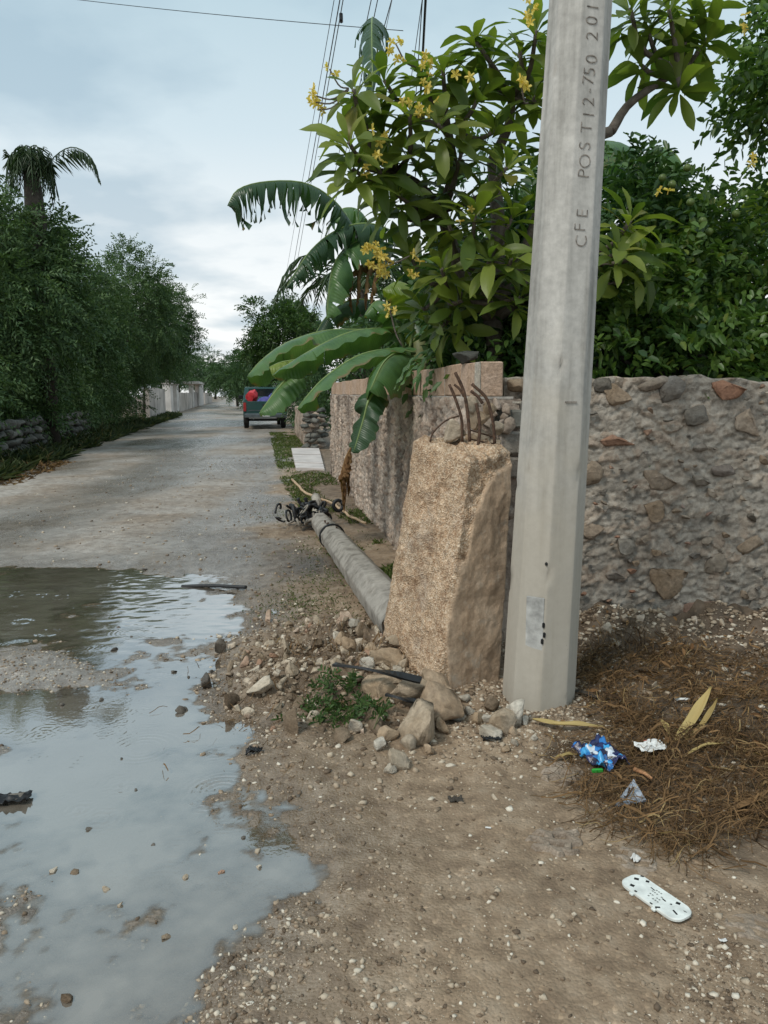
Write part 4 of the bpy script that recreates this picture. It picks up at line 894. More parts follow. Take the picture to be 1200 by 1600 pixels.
# ================================================================== banana plants
def banana_leaf(parent, rib, width, mat, droop=.5, tears=6, seed=1, gap=.25, ends=(.05, .96), sides=(1, -1), wob=.0, ribmat=None, ribr=.016, roll=0.0, dsides=None):
    rr = np.random.default_rng(seed); n = 44; P = spline(rib, n); P = np.array([tuple(p) for p in P]); T = unit(np.gradient(P, axis=0)); up = np.array([0, 0, 1.])
    S = unit(np.cross(T, up + 1e-6)); U = np.cross(S, T); ca, sa = math.cos(roll), math.sin(roll); S, U = S * ca + U * sa, U * ca - S * sa
    t = np.linspace(0, 1, n); prof = np.clip(np.minimum((t - ends[0]) / .12, 1), 0, 1) ** .6 * np.clip((1 - t) / .22, 0, 1) ** .55
    V, F, uu, vv = [], [], [], []; K = 6
    for sd in sides:
        cuts = sorted(set([0, n - 1] + list(rr.choice(np.arange(4, n - 3), min(tears, n - 8), replace=False)))) if tears else [0, n - 1]
        dr0 = droop if dsides is None else dsides[0 if sd > 0 else 1]
        for a, b in zip(cuts[:-1], cuts[1:]):
            dd = dr0 + rr.normal() * .16 * (tears > 0) + rr.normal() * wob; le = 1 + rr.uniform(-.16, .06) * (tears > 3) - (rr.uniform(0, .42) if tears > 12 else 0); tw = rr.normal() * .12 * (tears > 0); base = len(V); m = b - a + 1
            for i in range(a, b + 1):
                q = (i - a) / max(1, m - 1) - .5
                for k in range(K):
                    v = k / (K - 1); w = width * prof[i] * le * v; ang = dd * (.35 + .8 * v) + tw * v * q
                    sq = -q * 2 * gap * v ** 2 * (1 if tears > 2 else 0) * (P[b] - P[a]) * .5
                    p = P[i] + (sd * S[i] * math.cos(ang) - U[i] * math.sin(ang) * .55 - up * math.sin(ang) * .45) * w + U[i] * .10 * w * (1 - v) + sq + T[i] * w * .12
                    p = p + U[i] * .012 * math.sin(i * 1.3 + sd) * v
                    V.append(p); uu.append(t[i]); vv.append(v)
            for i in range(m - 1):
                for k in range(K - 1):
                    q0 = base + i * K + k; F.append((q0, q0 + 1, q0 + K + 1, q0 + K))
    o = obj('leaf', npmesh('leaf', V, F, True, {'u': uu, 'v': vv}), mat, parent)
    MB().tube([Vector(p) for p in P[::2]], [ribr * (1 - .8 * i / (len(P[::2]) - 1)) for i in range(len(P[::2]))], 6).build('midrib', ribmat or M_RIB, o, True)
    return o
def rib(*pts): return [at(a, b, Y) for a, b, Y in pts]
bp1 = thing('banana_plant', 'banana plant behind the lane wall with big leaves arching over the coping', 'banana plant', (.42, 7.2, 0))
MB().tube(spline([(.42, 7.2, 0), (.40, 7.2, 1.0), (.32, 7.1, 2.0)], 10), [.11 - .006 * i for i in range(10)], 10).build('stem', M_PSTEM, bp1, True)
banana_leaf(bp1, rib((648, 552, 7.0), (612, 546, 6.8), (560, 556, 6.5), (505, 592, 6.3), (464, 638, 6.2)), .25, M_BAN, .55, 1, 3, dsides=(.75, .4), roll=-.25)
banana_leaf(bp1, rib((640, 560, 6.9), (622, 552, 6.6), (600, 566, 6.2), (578, 610, 5.9)), .27, M_BAN, .75, 1, 4, dsides=(1.0, .75))
banana_leaf(bp1, rib((625, 520, 7.4), (590, 514, 7.2), (545, 520, 7.0), (490, 545, 6.8), (425, 585, 6.7)), .22, M_BAN, .7, 2, 5, dsides=(.9, .45), roll=-.2)
banana_leaf(bp1, rib((570, 516, 8.0), (510, 517, 7.7), (450, 535, 7.5), (410, 562, 7.4), (386, 588, 7.3)), .26, M_BAN, .5, 2, 6, dsides=(.85, .35), roll=-.25)
banana_leaf(bp1, rib((600, 600, 6.3), (578, 622, 6.0), (568, 655, 5.95), (552, 708, 5.9)), .14, M_BAND, .5, 1, 7, roll=.4)
banana_leaf(bp1, rib((640, 545, 7.3), (648, 500, 7.4), (645, 465, 7.3), (625, 440, 7.1), (598, 452, 7.0)), .22, M_BANY, .6, 2, 8)
banana_leaf(bp1, rib((632, 545, 7.4), (612, 490, 7.5), (590, 470, 7.3), (570, 492, 7.2)), .17, M_BAN, .7, 1, 9)
banana_leaf(bp1, rib((470, 570, 7.0), (450, 590, 6.9), (432, 610, 6.8), (405, 645, 6.7)), .20, M_BAN, .7, 1, 10)
banana_leaf(bp1, rib((500, 560, 7.2), (470, 562, 7.0), (440, 566, 6.9), (420, 574, 6.9)), .14, M_BANY, .9, 3, 11)
banana_leaf(bp1, rib((660, 560, 7.3), (690, 520, 7.5), (715, 500, 7.4), (735, 520, 7.3)), .18, M_BAND, .7, 4, 12)
bp2 = thing('banana_plant', 'tall banana plant further along the lane wall with torn wind-shredded leaves', 'banana plant', (.55, 9.6, 0))
MB().tube(spline([(.55, 9.6, 0), (.50, 9.6, 1.6), (.38, 9.5, 3.3)], 12), [.13 - .006 * i for i in range(12)], 10).build('stem', M_PSTEM, bp2, True)
banana_leaf(bp2, rib((600, 430, 9.2), (552, 355, 8.6), (520, 312, 8.4), (475, 286, 8.2), (415, 284, 8.0), (372, 296, 7.9), (355, 322, 7.8)), .46, M_BAND, 1.45, 26, 21, 1.15)
banana_leaf(bp2, rib((630, 370, 9.0), (580, 350, 8.6), (530, 358, 8.4), (485, 392, 8.2), (445, 452, 8.0)), .36, M_BAND, 1.2, 17, 22, .9, roll=-.2)
banana_leaf(bp2, rib((625, 385, 9.0), (575, 376, 8.7), (540, 388, 8.5), (518, 425, 8.3), (510, 500, 8.2)), .36, M_BAN, .95, 5, 23, .3, roll=-.5)
banana_leaf(bp2, rib((608, 330, 9.4), (598, 180, 9.3), (588, 62, 9.1), (582, 27, 8.8), (581, 60, 8.3), (583, 150, 7.9)), .42, M_BAND, 1.0, 22, 24, .9, ends=(.40, .98))
banana_leaf(bp2, rib((600, 420, 9.3), (570, 340, 9.2), (540, 325, 9.1), (515, 345, 9.0)), .25, M_BAN, .8, 4, 25)
banana_leaf(bp2, rib((585, 470, 9.0), (545, 470, 8.8), (510, 495, 8.6), (480, 545, 8.5)), .22, M_BAND, .9, 4, 26)
for i, (a, b) in enumerate(((560, 420), (572, 425), (583, 430), (548, 430))):       # withered brown leaves
    banana_leaf(bp2, rib((600, 415, 8.9), (a + 8, b - 8, 8.6), (a, b + 15, 8.5), (a - 3 + i * 2, b + 60, 8.5)), .06, M_DRY, 1.2, 5, 30 + i, ribmat=M_DRY, ribr=.012)
bp3 = thing('banana_plant', 'banana plant showing behind the standing pole among the garden trees', 'banana plant', (3.0, 9.0, 0))
MB().tube(spline([(3.0, 9.0, 0), (3.0, 9.0, 1.8), (2.95, 9.0, 3.4)], 8), [.13 - .006 * i for i in range(8)], 8).build('stem', M_PSTEM, bp3, True)
banana_leaf(bp3, rib((1010, 330, 9), (985, 250, 8.8), (960, 222, 8.6), (900, 228, 8.4), (850, 250, 8.3)), .42, M_BAN, .8, 2, 41)
banana_leaf(bp3, rib((1005, 330, 9), (1020, 260, 8.9), (1030, 232, 8.7), (1055, 240, 8.5), (1075, 275, 8.4)), .40, M_BAN, .9, 2, 42)
banana_leaf(bp3, rib((1180, 380, 8), (1190, 300, 7.8), (1215, 270, 7.7), (1250, 280, 7.6)), .36, M_BANY, .8, 2, 43)
hd = thing('dead_leaf', 'shrivelled brown banana leaf hanging down the lane wall', 'dead leaf', G(538, 800))
for k, (a, b, c) in enumerate(((541, 706, 800), (538, 712, 790), (544, 715, 775), (534, 725, 770))):
    banana_leaf(hd, rib((548, 700, 5.88), (a, b + 10, 5.84), (a - 2 + k, (b + c) / 2, 5.86), (a - 4 + 2 * k, c, 5.95)), .05, M_DRY, 1.3, 5, 50 + k, ribmat=M_DRY, ribr=.008)
# ================================================================== plumeria
def build_plumeria():
    t = thing('plumeria_tree', 'plumeria tree with long olive leaves and yellow flowers leaning over the wall', 'tree', (1.15, 5.7, 0)); r = np.random.default_rng(12)
    ros = [(552, 140, 4.9), (545, 222, 4.8), (552, 265, 4.9), (600, 125, 5.2), (640, 175, 5.0), (660, 120, 5.4), (692, 105, 5.2), (742, 62, 5.3), (765, 95, 5.5), (812, 80, 5.1), (838, 48, 5.0), (835, 150, 5.2), (685, 195, 4.9), (722, 235, 5.1), (775, 205, 5.2), (640, 240, 5.2), (598, 205, 5.3), (590, 262, 5.0), (622, 305, 5.1), (700, 285, 5.3), (792, 262, 5.0), (802, 335, 5.0), (742, 335, 4.9), (765, 405, 4.9), (702, 352, 5.1), (652, 340, 5.3), (800, 405, 4.9), (812, 465, 5.0), (770, 445, 5.2), (722, 470, 5.1), (690, 420, 5.0), (640, 400, 5.3), (600, 330, 5.4), (985, 345, 4.9), (965, 395, 4.8), (1005, 400, 5.0), (975, 440, 5.1), (660, 480, 5.4), (690, 510, 5.3), (750, 150, 5.2), (800, 150, 5.4), (720, 160, 5.5), (570, 180, 5.2), (865, 110, 5.6), (870, 220, 5.5), (868, 320, 5.4), (860, 420, 5.3),
           (985, 12, 5.2), (1010, 40, 5.3), (1045, 15, 5.3), (1065, 60, 5.5), (1000, 100, 5.4), (1058, 130, 5.4), (1105, 60, 5.5), (1085, 12, 5.5)]
    P = [at(*q) for q in ros]
    hub = {'root': Vector((1.15, 5.7, -.05)), 'crotch': at(770, 500, 5.6), 'A': at(690, 330, 5.5), 'B': at(770, 250, 5.6), 'C': at(860, 250, 5.5), 'D': at(955, 205, 5.4), 'E': at(620, 270, 5.4), 'F': at(760, 430, 5.3), 'G': at(900, 400, 5.3), 'H': at(1060, 110, 5.4), 'I': at(700, 200, 5.4), 'J': at(800, 150, 5.4), 'K': at(700, 450, 5.4)}
    ed = [('root', 'crotch', .085, .07), ('crotch', 'A', .06, .045), ('crotch', 'B', .06, .042), ('crotch', 'C', .055, .042), ('C', 'D', .042, .036), ('A', 'E', .042, .028), ('crotch', 'F', .04, .03), ('crotch', 'G', .045, .03), ('D', 'H', .034, .022), ('A', 'I', .038, .026), ('B', 'J', .038, .026), ('crotch', 'K', .04, .03)]
    mb = MB()
    for a, b, r0, r1 in ed:
        p, q = hub[a], hub[b]; m = p.lerp(q, .5) + Vector((r.uniform(-.08, .08), r.uniform(-.08, .08), r.uniform(-.05, .05)))
        mb.tube(spline([p, m, q], 8), [r0 + (r1 - r0) * i / 7 for i in range(8)], 8)
    mb.build('trunk', M_BARK, t, True)
    tw = MB(); dirs = []
    for i, p in enumerate(P):
        k = 'DH' if i > 46 else 'ABCEFGIJK'
        h = min((hub[c] for c in k), key=lambda c: (c - p).length + (1.2 if c.z > p.z + .15 else 0)); m = h.lerp(p, .55) + Vector((r.uniform(-.05, .05), r.uniform(-.05, .05), -.06))
        q = spline([h, m, p], 8); tw.tube(q, [.022 - .010 * j / 7 for j in range(8)], 7); dirs.append((q[-1] - q[-3]).normalized())
    tw.build('branches', M_BARK, t, True)['kind'] = 'stuff'
    def leaf_mesh(seed):
        rr = np.random.default_rng(seed); n = 7; V, F = [], []; cur = rr.uniform(.10, .55); fold = rr.uniform(.12, .4); tw_ = rr.uniform(-.5, .5)
        for i in range(n):
            s = i / (n - 1); w = .5 * .30 * (math.sin(math.pi * min(1, s * .9 + .04) ** 1.35) ** .9) * (1 if i < n - 1 else .05) + .006
            y = s; z = -cur * s * s * .9 + .05 * math.sin(s * 3)
            for k, q in enumerate((-1, -.5, 0, .5, 1)): V.append((q * w, y, z + fold * abs(q) * w + tw_ * q * w * s + .012 * math.sin(s * 14 + k) * abs(q)))
        for i in range(n - 1):
            for k in range(4): F.append((i * 5 + k, i * 5 + k + 1, i * 5 + k + 6, i * 5 + k + 5))
        me = npmesh('leaf', V, F, True); me.materials.append(M_PLUM); return me
    LM = [leaf_mesh(500 + i) for i in range(7)]
    allv = []
    for i, p in enumerate(P):
        d = dirs[i] * .6 + Vector((0, 0, .5)) + Vector((r.uniform(-.3, .3), r.uniform(-.3, .3), 0)); d.normalize(); e1 = d.orthogonal().normalized(); e2 = d.cross(e1); nl = r.integers(13, 19)
        for k in range(nl):
            a = k * 2.39996 + i; el = .95 - 1.35 * k / nl + r.normal() * .12; ax = (e1 * math.cos(a) + e2 * math.sin(a)) * math.cos(el) + d * math.sin(el); ax.normalize()
            nrm = (d - ax * d.dot(ax)); nrm = nrm.normalized() if nrm.length > .05 else e1; sd = ax.cross(nrm).normalized(); nrm = sd.cross(ax)
            L = r.uniform(.18, .31) * (1.0 if k > 2 else .7); m = Matrix((sd, ax, nrm)).transposed().to_4x4(); b = p - d * .02 * k * .3 + ax * .015
            m = Matrix.Translation(b) @ m @ Matrix.Diagonal((L, L, L, 1)); allv.append((m, LM[r.integers(7)], p.y))
    order = sorted(range(len(allv)), key=lambda j: allv[j][2]); near = set(order[:300]); FV, FF = [], []; off = 0
    for j, (m, me, _) in enumerate(allv):
        if j in near:
            o = bpy.data.objects.new('leaf', me); COL.objects.link(o); o.matrix_world = m; setparent(o, t)
        else:
            v = np.array([tuple(m @ q.co) for q in me.vertices]); f = np.array([tuple(pq.vertices) for pq in me.polygons]); FV.append(v); FF.append(f + off); off += len(v)
    o = obj('leaves', npmesh('leaves', np.concatenate(FV), np.concatenate(FF), True), M_PLUMI, t, kind='stuff')
    # flowers
    fb = MB()
    for k in range(5):
        a = k * 2 * math.pi / 5; e1 = Vector((math.cos(a), math.sin(a), 0)); e2 = Vector((-math.sin(a), math.cos(a), 0)); pv = [Vector((0, 0, -.006)), e1 * .018 + e2 * .011 + Vector((0, 0, .006)), e1 * .037 + e2 * .009 + Vector((0, 0, .004)), e1 * .043 + Vector((0, 0, -.002)), e1 * .036 - e2 * .010 + Vector((0, 0, .012)), e1 * .017 - e2 * .010 + Vector((0, 0, .010))]
        fb.add(pv, [(0, 1, 2, 3), (0, 3, 4, 5)])
    fb.tube([(0, 0, -.03), (0, 0, -.004)], .003, 5); fm = fb.mesh('flower'); fm.materials.append(M_FLOWER)
    cl = [(493, 150, 4.9, 6), (515, 108, 4.9, 2), (497, 172, 4.9, 2), (618, 68, 5.1, 5), (622, 95, 5.1, 2), (672, 100, 4.8, 5), (668, 130, 4.8, 4), (664, 172, 4.8, 6), (638, 165, 4.8, 2), (592, 200, 4.8, 4), (590, 243, 4.8, 3), (570, 264, 4.8, 3), (815, 137, 4.7, 5), (832, 10, 4.8, 5), (820, 28, 4.8, 3), (590, 395, 4.8, 8), (600, 408, 4.8, 6), (578, 385, 4.8, 4), (595, 428, 4.8, 4), (650, 396, 4.8, 2), (662, 412, 4.8, 2), (608, 478, 4.8, 3), (1040, 304, 4.7, 2), (642, 435, 4.9, 2), (1168, 40, 5.0, 3), (722, 330, 4.8, 2), (1175, 258, 5.2, 2), (725, 115, 4.9, 2), (576, 410, 4.9, 3)]
    for a, b, Y, n in cl:
        c = at(a, b, Y)
        for k in range(n):
            o = place(fm, 'flower', c + Vector((r.normal() * .026, r.normal() * .03, r.normal() * .026)), r.uniform(.6, .9), (r.uniform(-.2, 1.8), r.uniform(-.9, .9), r.uniform(0, 6)), t)
    st = MB()
    for a, b, Y, e in ((493, 150, 4.9, (545, 138)), (515, 108, 4.9, (545, 138)), (497, 172, 4.9, (545, 140)), (493, 160, 4.9, (545, 140)), (618, 68, 5.1, (650, 105)), (590, 400, 4.8, (640, 400)), (608, 478, 4.8, (628, 540)), (815, 137, 4.7, (825, 160))):
        p, q = at(a, b, Y), at(*e, Y + .02); st.tube(spline([p, p.lerp(q, .5) + Vector((0, 0, -.04)), q], 8), .005, 5)
    st.build('flower_stalks', M_BARK, t, True)['kind'] = 'stuff'
build_plumeria()
# ================================================================== citrus tree and garden shrubs
def leafy(name, label, cat, c, rad, seed, mat, ncl, per, leaf, K=8, spray=.30, fine=True, clr=.30, trunk=None, zmin=.2, group=None, bark=M_BARKD, keep=None):
    r = np.random.default_rng(seed); t = thing(name, label, cat, (c[0], c[1], 0), group)
    O, D, cl = crown_points(r, c, rad, ncl, per, clr); ok = O[:, 2] > zmin
    if keep is not None: ok &= keep(O)
    O, D = O[ok], D[ok]; C, A, Nn = sprays(r, O, D, K, spray, leaf); Nn = Nn * .5; Nn[:, 2] += .8
    leaves_mesh('crown', C, A, Nn, leaf[0] * r.uniform(.65, 1.25, len(C)), leaf[1] * r.uniform(.8, 1.15, len(C)), mat, fine, .15, .2, t)
    mb = MB(); trunk_to(mb, r, (c[0], c[1], -.05), trunk or (c[0] + .1, c[1], c[2]), .06, cl, 16); mb.build('trunk', bark, t, True)
    return t
behind = lambda O: (O[:, 1] > 4.95) & (O[:, 0] > WX(O[:, 1]) + .25)
ct = leafy('citrus_tree', 'citrus tree with small dark leaves and green fruit above the grey wall', 'tree', (2.75, 6.1, 2.15), (1.15, .85, .82), 61, M_CIT, 75, 30, (.085, .040), keep=behind)
fm = MB(); fv, ff = ICO[2]
fme = npmesh('fruit', fv * np.array([1, 1, .95]), ff, True); fme.materials.append(M_FRUIT)
for a, b, Y in ((1035, 278, 5.15), (1050, 288, 5.1), (1079, 316, 5.05), (1098, 345, 5.05), (1150, 334, 5.05), (1074, 262, 5.2), (1108, 362, 5.1), (1165, 400, 5.1)): place(fme, 'fruit', at(a, b, Y + .22), .027, (0, 0, a), ct)
leafy('citrus_tree', 'leafy branch crown hanging in at the upper right corner', 'tree', (3.10, 6.0, 3.85), (.42, .5, .75), 62, M_CIT, 30, 22, (.085, .040), keep=behind, trunk=(3.1, 6.1, 3.6))
leafy('garden_shrub', 'low dark glossy shrub just behind the grey rubble wall', 'shrub', (2.0, 5.6, 1.55), (1.35, .50, .62), 63, M_CIT, 60, 22, (.085, .042), keep=behind)
leafy('garden_shrub', 'slender dark leafy bush rising just right of the standing pole', 'shrub', (2.02, 6.3, 2.35), (.28, .3, .95), 64, M_SHRUB, 30, 20, (.10, .04), keep=behind)
leafy('garden_shrub', 'dark leafy shrub under the plumeria behind the block coping', 'shrub', (1.15, 6.2, 1.9), (.75, .6, .75), 65, M_SHRUB, 40, 22, (.14, .05), keep=behind)
leafy('garden_shrub', 'broad dark hedge bush deep in the garden under the plumeria crown', 'shrub', (1.6, 8.6, 2.2), (1.6, .9, 1.6), 66, M_SHRUB, 60, 22, (.15, .06), keep=behind, fine=False)
leafy('garden_shrub', 'tall dark tree filling the garden behind the citrus', 'tree', (4.2, 9.6, 1.9), (1.9, 1.0, 1.25), 67, M_SHRUB, 80, 24, (.15, .06), keep=behind, fine=False)
leafy('garden_shrub', 'bushy dark growth between the banana plants', 'shrub', (.75, 8.3, 2.0), (.5, .7, 1.0), 68, M_SHRUB, 30, 20, (.14, .05), keep=behind, fine=False)
leafy('garden_shrub', 'mid green bush behind the far end of the lane wall', 'shrub', (.0, 12.0, 2.0), (.8, 1.6, 1.1), 69, M_TREE2, 40, 20, (.13, .05), keep=behind, fine=False)
# strap-leaved plant behind the coping
sp_ = thing('strap_leaf_plant', 'plant with narrow arching green leaves just behind the block coping', 'plant', (.55, 6.0, 0)); rr = random.Random(3)
for k in range(16):
    a = rr.uniform(0, 6.28); L = rr.uniform(.35, .6); b = Vector((.60 + rr.uniform(-.04, .04), 5.8 + rr.uniform(-.06, .06), 1.5)); d = Vector((math.cos(a), math.sin(a), 0))
    banana_leaf(sp_, [b, b + d * L * .35 + Vector((0, 0, L * .55)), b + d * L * .8 + Vector((0, 0, L * .45)), b + d * L * 1.1 + Vector((0, 0, L * .05))], .026, M_BAN, .4, 0, 70 + k, ribr=.003)
# ================================================================== far side of the garden: palm and mango
def frond(parent, base, pts_, n, ll, mat, seed, lw=.03, droop=.5, name='frond'):
    r = np.random.default_rng(seed); P = np.array([tuple(p) for p in spline(pts_, n)]); T = unit(np.gradient(P, axis=0)); S = unit(np.cross(T, np.array([0, 0, 1.]) + 1e-6)); C, A, W = [], [], []
    for i in range(2, n):
        for sd in (1, -1):
            C.append(P[i]); a = S[i] * sd + T[i] * .7 + np.array([0, 0, -droop]) + r.normal(size=3) * .12; A.append(a / np.linalg.norm(a)); W.append(ll * math.sin(math.pi * min(.98, .12 + .85 * i / n)) * r.uniform(.8, 1.1))
    o = leaves_mesh(name, C, A, np.tile([0, 0, 1.], (len(C), 1)) + r.normal(size=(len(C), 3)) * .3, np.array(W), lw, mat, False, .1, .25, parent)
    MB().tube([Vector(p) for p in P[::3]], .014, 5).build('rachis', M_PALM, o, True); return o
fp = thing('palm', 'feathery palm standing behind the banana leaves', 'palm', (-.3, 13.0, 0))
MB().tube([(-.3, 13.0, 0), (-.32, 13.0, 2.2), (-.35, 13.0, 3.2)], [.12, .10, .08], 8).build('trunk', M_BARK, fp, True)
r0 = random.Random(8)
for k in range(15):
    a = k * 2.4; el = r0.uniform(.2, 1.2); L = r0.uniform(1.2, 1.8); c = Vector((-.35, 13.0, 3.2)); d = Vector((math.cos(a), math.sin(a), 0)); frond(fp, c, [c, c + d * L * .35 + Vector((0, 0, L * .4 * el)), c + d * L * .75 + Vector((0, 0, L * .35 * el)), c + d * L + Vector((0, 0, -L * .15))], 30, .34, M_PALM, k)
tree('mango_tree', 'round dense dark green tree behind the parked pickup', at(438, 500, 42).x, 42, 7.4, 2.7, 81, M_MANGO, 70, 34, 9, .5, (.20, .075), rz=2.9, clr=.28)
tree('roadside_bush', 'leafy bush between the pickup and the low stone pier', -3.0, 30, 3.4, 1.3, 82, M_TREE2, 36, 18, 9, .4, (.14, .05), rz=1.7)
tree('roadside_bush', 'dark bush right of the pickup bed', -3.6, 36, 4.2, 1.6, 83, M_MANGO, 36, 18, 9, .5, (.16, .06), rz=2.0)
tree('garden_tree', 'green tree behind the low stone pier', -1.2, 22, 4.3, 1.5, 84, M_TREE2, 40, 18, 9, .45, (.15, .06), rz=1.9)
# ================================================================== trees along the left side
for i, (px, Y, top, rad, rz, lab) in enumerate(((-6, 19, 262, 2.2, 3.0, 'tall dark leafy tree at the left edge below the palm'), (72, 21, 300, 1.9, 3.2, 'dark feathery tree right of the palm'), (130, 27, 375, 2.2, 2.9, 'dark mid-height tree in the left row'), (208, 34, 362, 2.6, 3.8, 'feathery tree with the highest crown in the middle of the left row'), (252, 39, 410, 2.3, 3.4, 'tree at the right end of the dark left row'), (60, 27, 350, 2.6, 3.4, 'dark tree filling behind the left row'), (160, 36, 430, 2.6, 3.0, 'tree set back behind the dip in the left row'))):
    h = CAM_H + (615 - top) / FPX * Y; tree('roadside_tree', lab, at(px, 500, Y).x, Y, h, rad, 90 + i, M_TREE, 60, 34, 11, .6, (.135, .050), rz=rz, group='trees on the left of the road', clr=.33, zlow=2.3 if i in (3, 4) else .8, bx=float(XL(Y)) - 2.4)
SH = ['leftmost', 'second from the left', 'third from the left', 'fourth from the left', 'fifth from the left', 'sixth from the left', 'seventh from the left', 'eighth from the left', 'ninth from the left', 'tenth from the left', 'last and farthest']
for i, (Y, h, rad) in enumerate(((16.2, 3.0, 1.3), (18.2, 2.9, 1.35), (20.2, 3.2, 1.4), (22.4, 3.4, 1.5), (25.0, 3.6, 1.6), (27.6, 3.8, 1.6), (30.5, 4.0, 1.8), (33.5, 4.2, 1.9), (36.5, 4.0, 1.9))):
    tree('roadside_shrub', 'dark green shrub on the verge under the left trees, ' + SH[i], float(XL(Y)) - 1.95 + .2 * (i > 3), Y, h, rad, 110 + i, M_TREE, 40, 26, 10, .5, (.125, .048), rz=h * .52, group='shrubs under the left trees', cat='shrub', clr=.36, zlow=.35, trunk=True)
for i, (x, Y, h, rad, zl, lab) in enumerate(((-17.5, 56, 7.2, 3.0, 2.5, 'mid green tree beyond the nearest pale wall'), (-22.0, 76, 8.2, 3.8, 2.6, 'rounded tree over the canopy gate'), (-24.5, 92, 9.2, 4.6, 3.0, 'tall tree beyond the canopy gate'), (-27.5, 118, 9.0, 5.0, 2.5, 'distant tree just left of the road end'), (-31, 165, 9.0, 6.0, .3, 'dark distant tree closing the end of the road'), (-38, 160, 10.0, 6.5, .3, 'distant crown behind the far wall'), (-17.5, 92, 6.6, 4.2, .3, 'distant tree right of the road end'), (-12.5, 70, 6.0, 3.4, .3, 'distant tree behind the pickup cab'), (-25.5, 150, 6.5, 5.5, .1, 'dark low tree at the vanishing end of the road'), (-33, 215, 9.5, 8.0, .1, 'hazy farthest tree behind the road end'), (-46, 210, 10.5, 9.0, .1, 'hazy farthest tree left of the road end'))):
    tree('distant_tree', lab, x, Y, h, rad, 130 + i, M_TREE2, 50, 24, 9, .8, (.24, .09), rz=min(rad * .95, h * .48), group='distant trees along the road', zlow=zl)
# ragged palm on the left
lp = thing('palm', 'ragged palm with one long arching frond above the left trees', 'palm', (at(48, 300, 20.5).x, 20.5, 0)); hx = at(48, 255, 20.5)
MB().tube([(hx.x + .1, 20.5, 0), (hx.x + .08, 20.5, 4), (hx.x + .03, 20.5, hx.z - 1.4), (hx.x, 20.5, hx.z)], [.20, .18, .26, .18], 10).build('trunk', M_BARKD, lp, True)
r0 = random.Random(18)
for k in range(34):
    a = k * 2.4; L = r0.uniform(.75, 1.25); c = hx + Vector((0, 0, .0)); d = Vector((math.cos(a), math.sin(a), 0)); u = r0.uniform(.15, .7) if k > 6 else 1.4
    frond(lp, c, [c, c + d * L * .22 + Vector((0, 0, L * .30 * u)), c + d * L * .45 + Vector((0, 0, L * .1 * u)), c + d * L * .6 + Vector((0, 0, -L * .75 + L * 1.05 * (u > 1)))], 22, .42, M_PALM, 40 + k, .035, 1.0)
frond(lp, hx, [at(62, 282, 20.5), at(82, 248, 20.4), at(112, 230, 20.3), at(142, 246, 20.2), at(156, 284, 20.2)], 44, .55, M_PALM, 77, .04, .9)
# ================================================================== walls, gate and post on the left
dw = thing('dry_stone_wall', 'low mossy dry stone wall under the left trees', 'wall', (-8.6, 17, 0)); rr = np.random.default_rng(8)
DST = [rock_mesh('stone', 600 + i, 1, M_DSTONE, sc_=(1, .8, .65)) for i in range(5)]
for k in range(160):
    y = 13.2 + 13 * (k % 40) / 40 + rr.uniform(-.1, .1); lay = k // 40; x = float(XL(y)) - 1.05 + rr.uniform(-.08, .08)
    place(DST[rr.integers(5)], 'stone', (x, y, .18 + lay * .21 + rr.uniform(-.03, .03)), (.21, .19, .17), (rr.uniform(-.3, .3), rr.uniform(-.3, .3), rr.uniform(0, 6)), dw)
M_PLAST = simple('weathered_plaster', (.44, .40, .365), .9, .4, .9, .3, 6)
M_PLAST2 = simple('pale_plaster', (.56, .53, .50), .9, .25, 1.1, .3, 6)
def wl_x(y): return -.187 * y - 5.0
def wallseg(name, label, y0, y1, h, mat, thick=.2, cat='wall'):
    p, q = Vector((wl_x(y0), y0, 0)), Vector((wl_x(y1), y1, 0)); d = q - p; m = Matrix.Rotation(math.atan2(d.y, d.x), 3, 'Z'); t = thing(name, label, cat, p.lerp(q, .5))
    n = max(1, int(d.length / 2.6))
    for i in range(n):
        c = p.lerp(q, (i + .5) / n); MB().box((c.x, c.y, h / 2 + ghz(c.x, c.y) * .5), (d.length / n - .03, thick, h + .05 * math.sin(i * 2.2)), m).build('panel', mat, t)
    return t
wallseg('plaster_wall', 'stained pale plaster wall nearest on the left of the road', 41.5, 50.5, 1.78, M_PLAST)
wallseg('plaster_wall', 'second stained plaster wall beyond the twin gate pillars', 61, 78, 1.55, M_PLAST)
wallseg('plaster_wall', 'tall pale plaster wall beyond the canopy gate', 92, 104, 2.7, M_PLAST2)
wallseg('plaster_wall', 'farthest low wall at the end of the left row', 108, 135, 1.6, M_PLAST)
for y, lab in ((53.5, 'nearer of the twin square gate pillars with round knobs'), (58.5, 'farther of the twin square gate pillars with round knobs')):
    x = wl_x(y); t = thing('gate_pillar', lab, 'pillar', (x, y, 0)); MB().box((x, y, 1.08), (.55, .55, 2.16)).build('shaft', M_PLAST2, t); MB().box((x, y, 2.19), (.66, .66, .08)).build('cap', M_PLAST, t)
    place(fme.copy(), 'knob', (x, y, 2.34), .14, (0, 0, 0), t).data.materials[0] = M_DSTONE
gt = thing('canopy_gate', 'grey gate under a flat pale concrete canopy on the left', 'gate', (wl_x(84), 84, 0))
for y in (79.5, 90): MB().box((wl_x(y), y, 1.25), (.4, .4, 2.5)).build('post', M_PLAST2, gt)
d = Vector((wl_x(90) - wl_x(79.5), 10.5, 0)); m3 = Matrix.Rotation(math.atan2(d.y, d.x), 3, 'Z'); c = Vector((wl_x(84.75), 84.75, 0))
MB().box((c.x, c.y, 2.62), (11.6, 1.7, .24), m3).build('canopy', M_PLAST2, gt)
M_GATE = simple('grey_sheet_metal', (.33, .31, .30), .6, .2, 2, .1, 20)
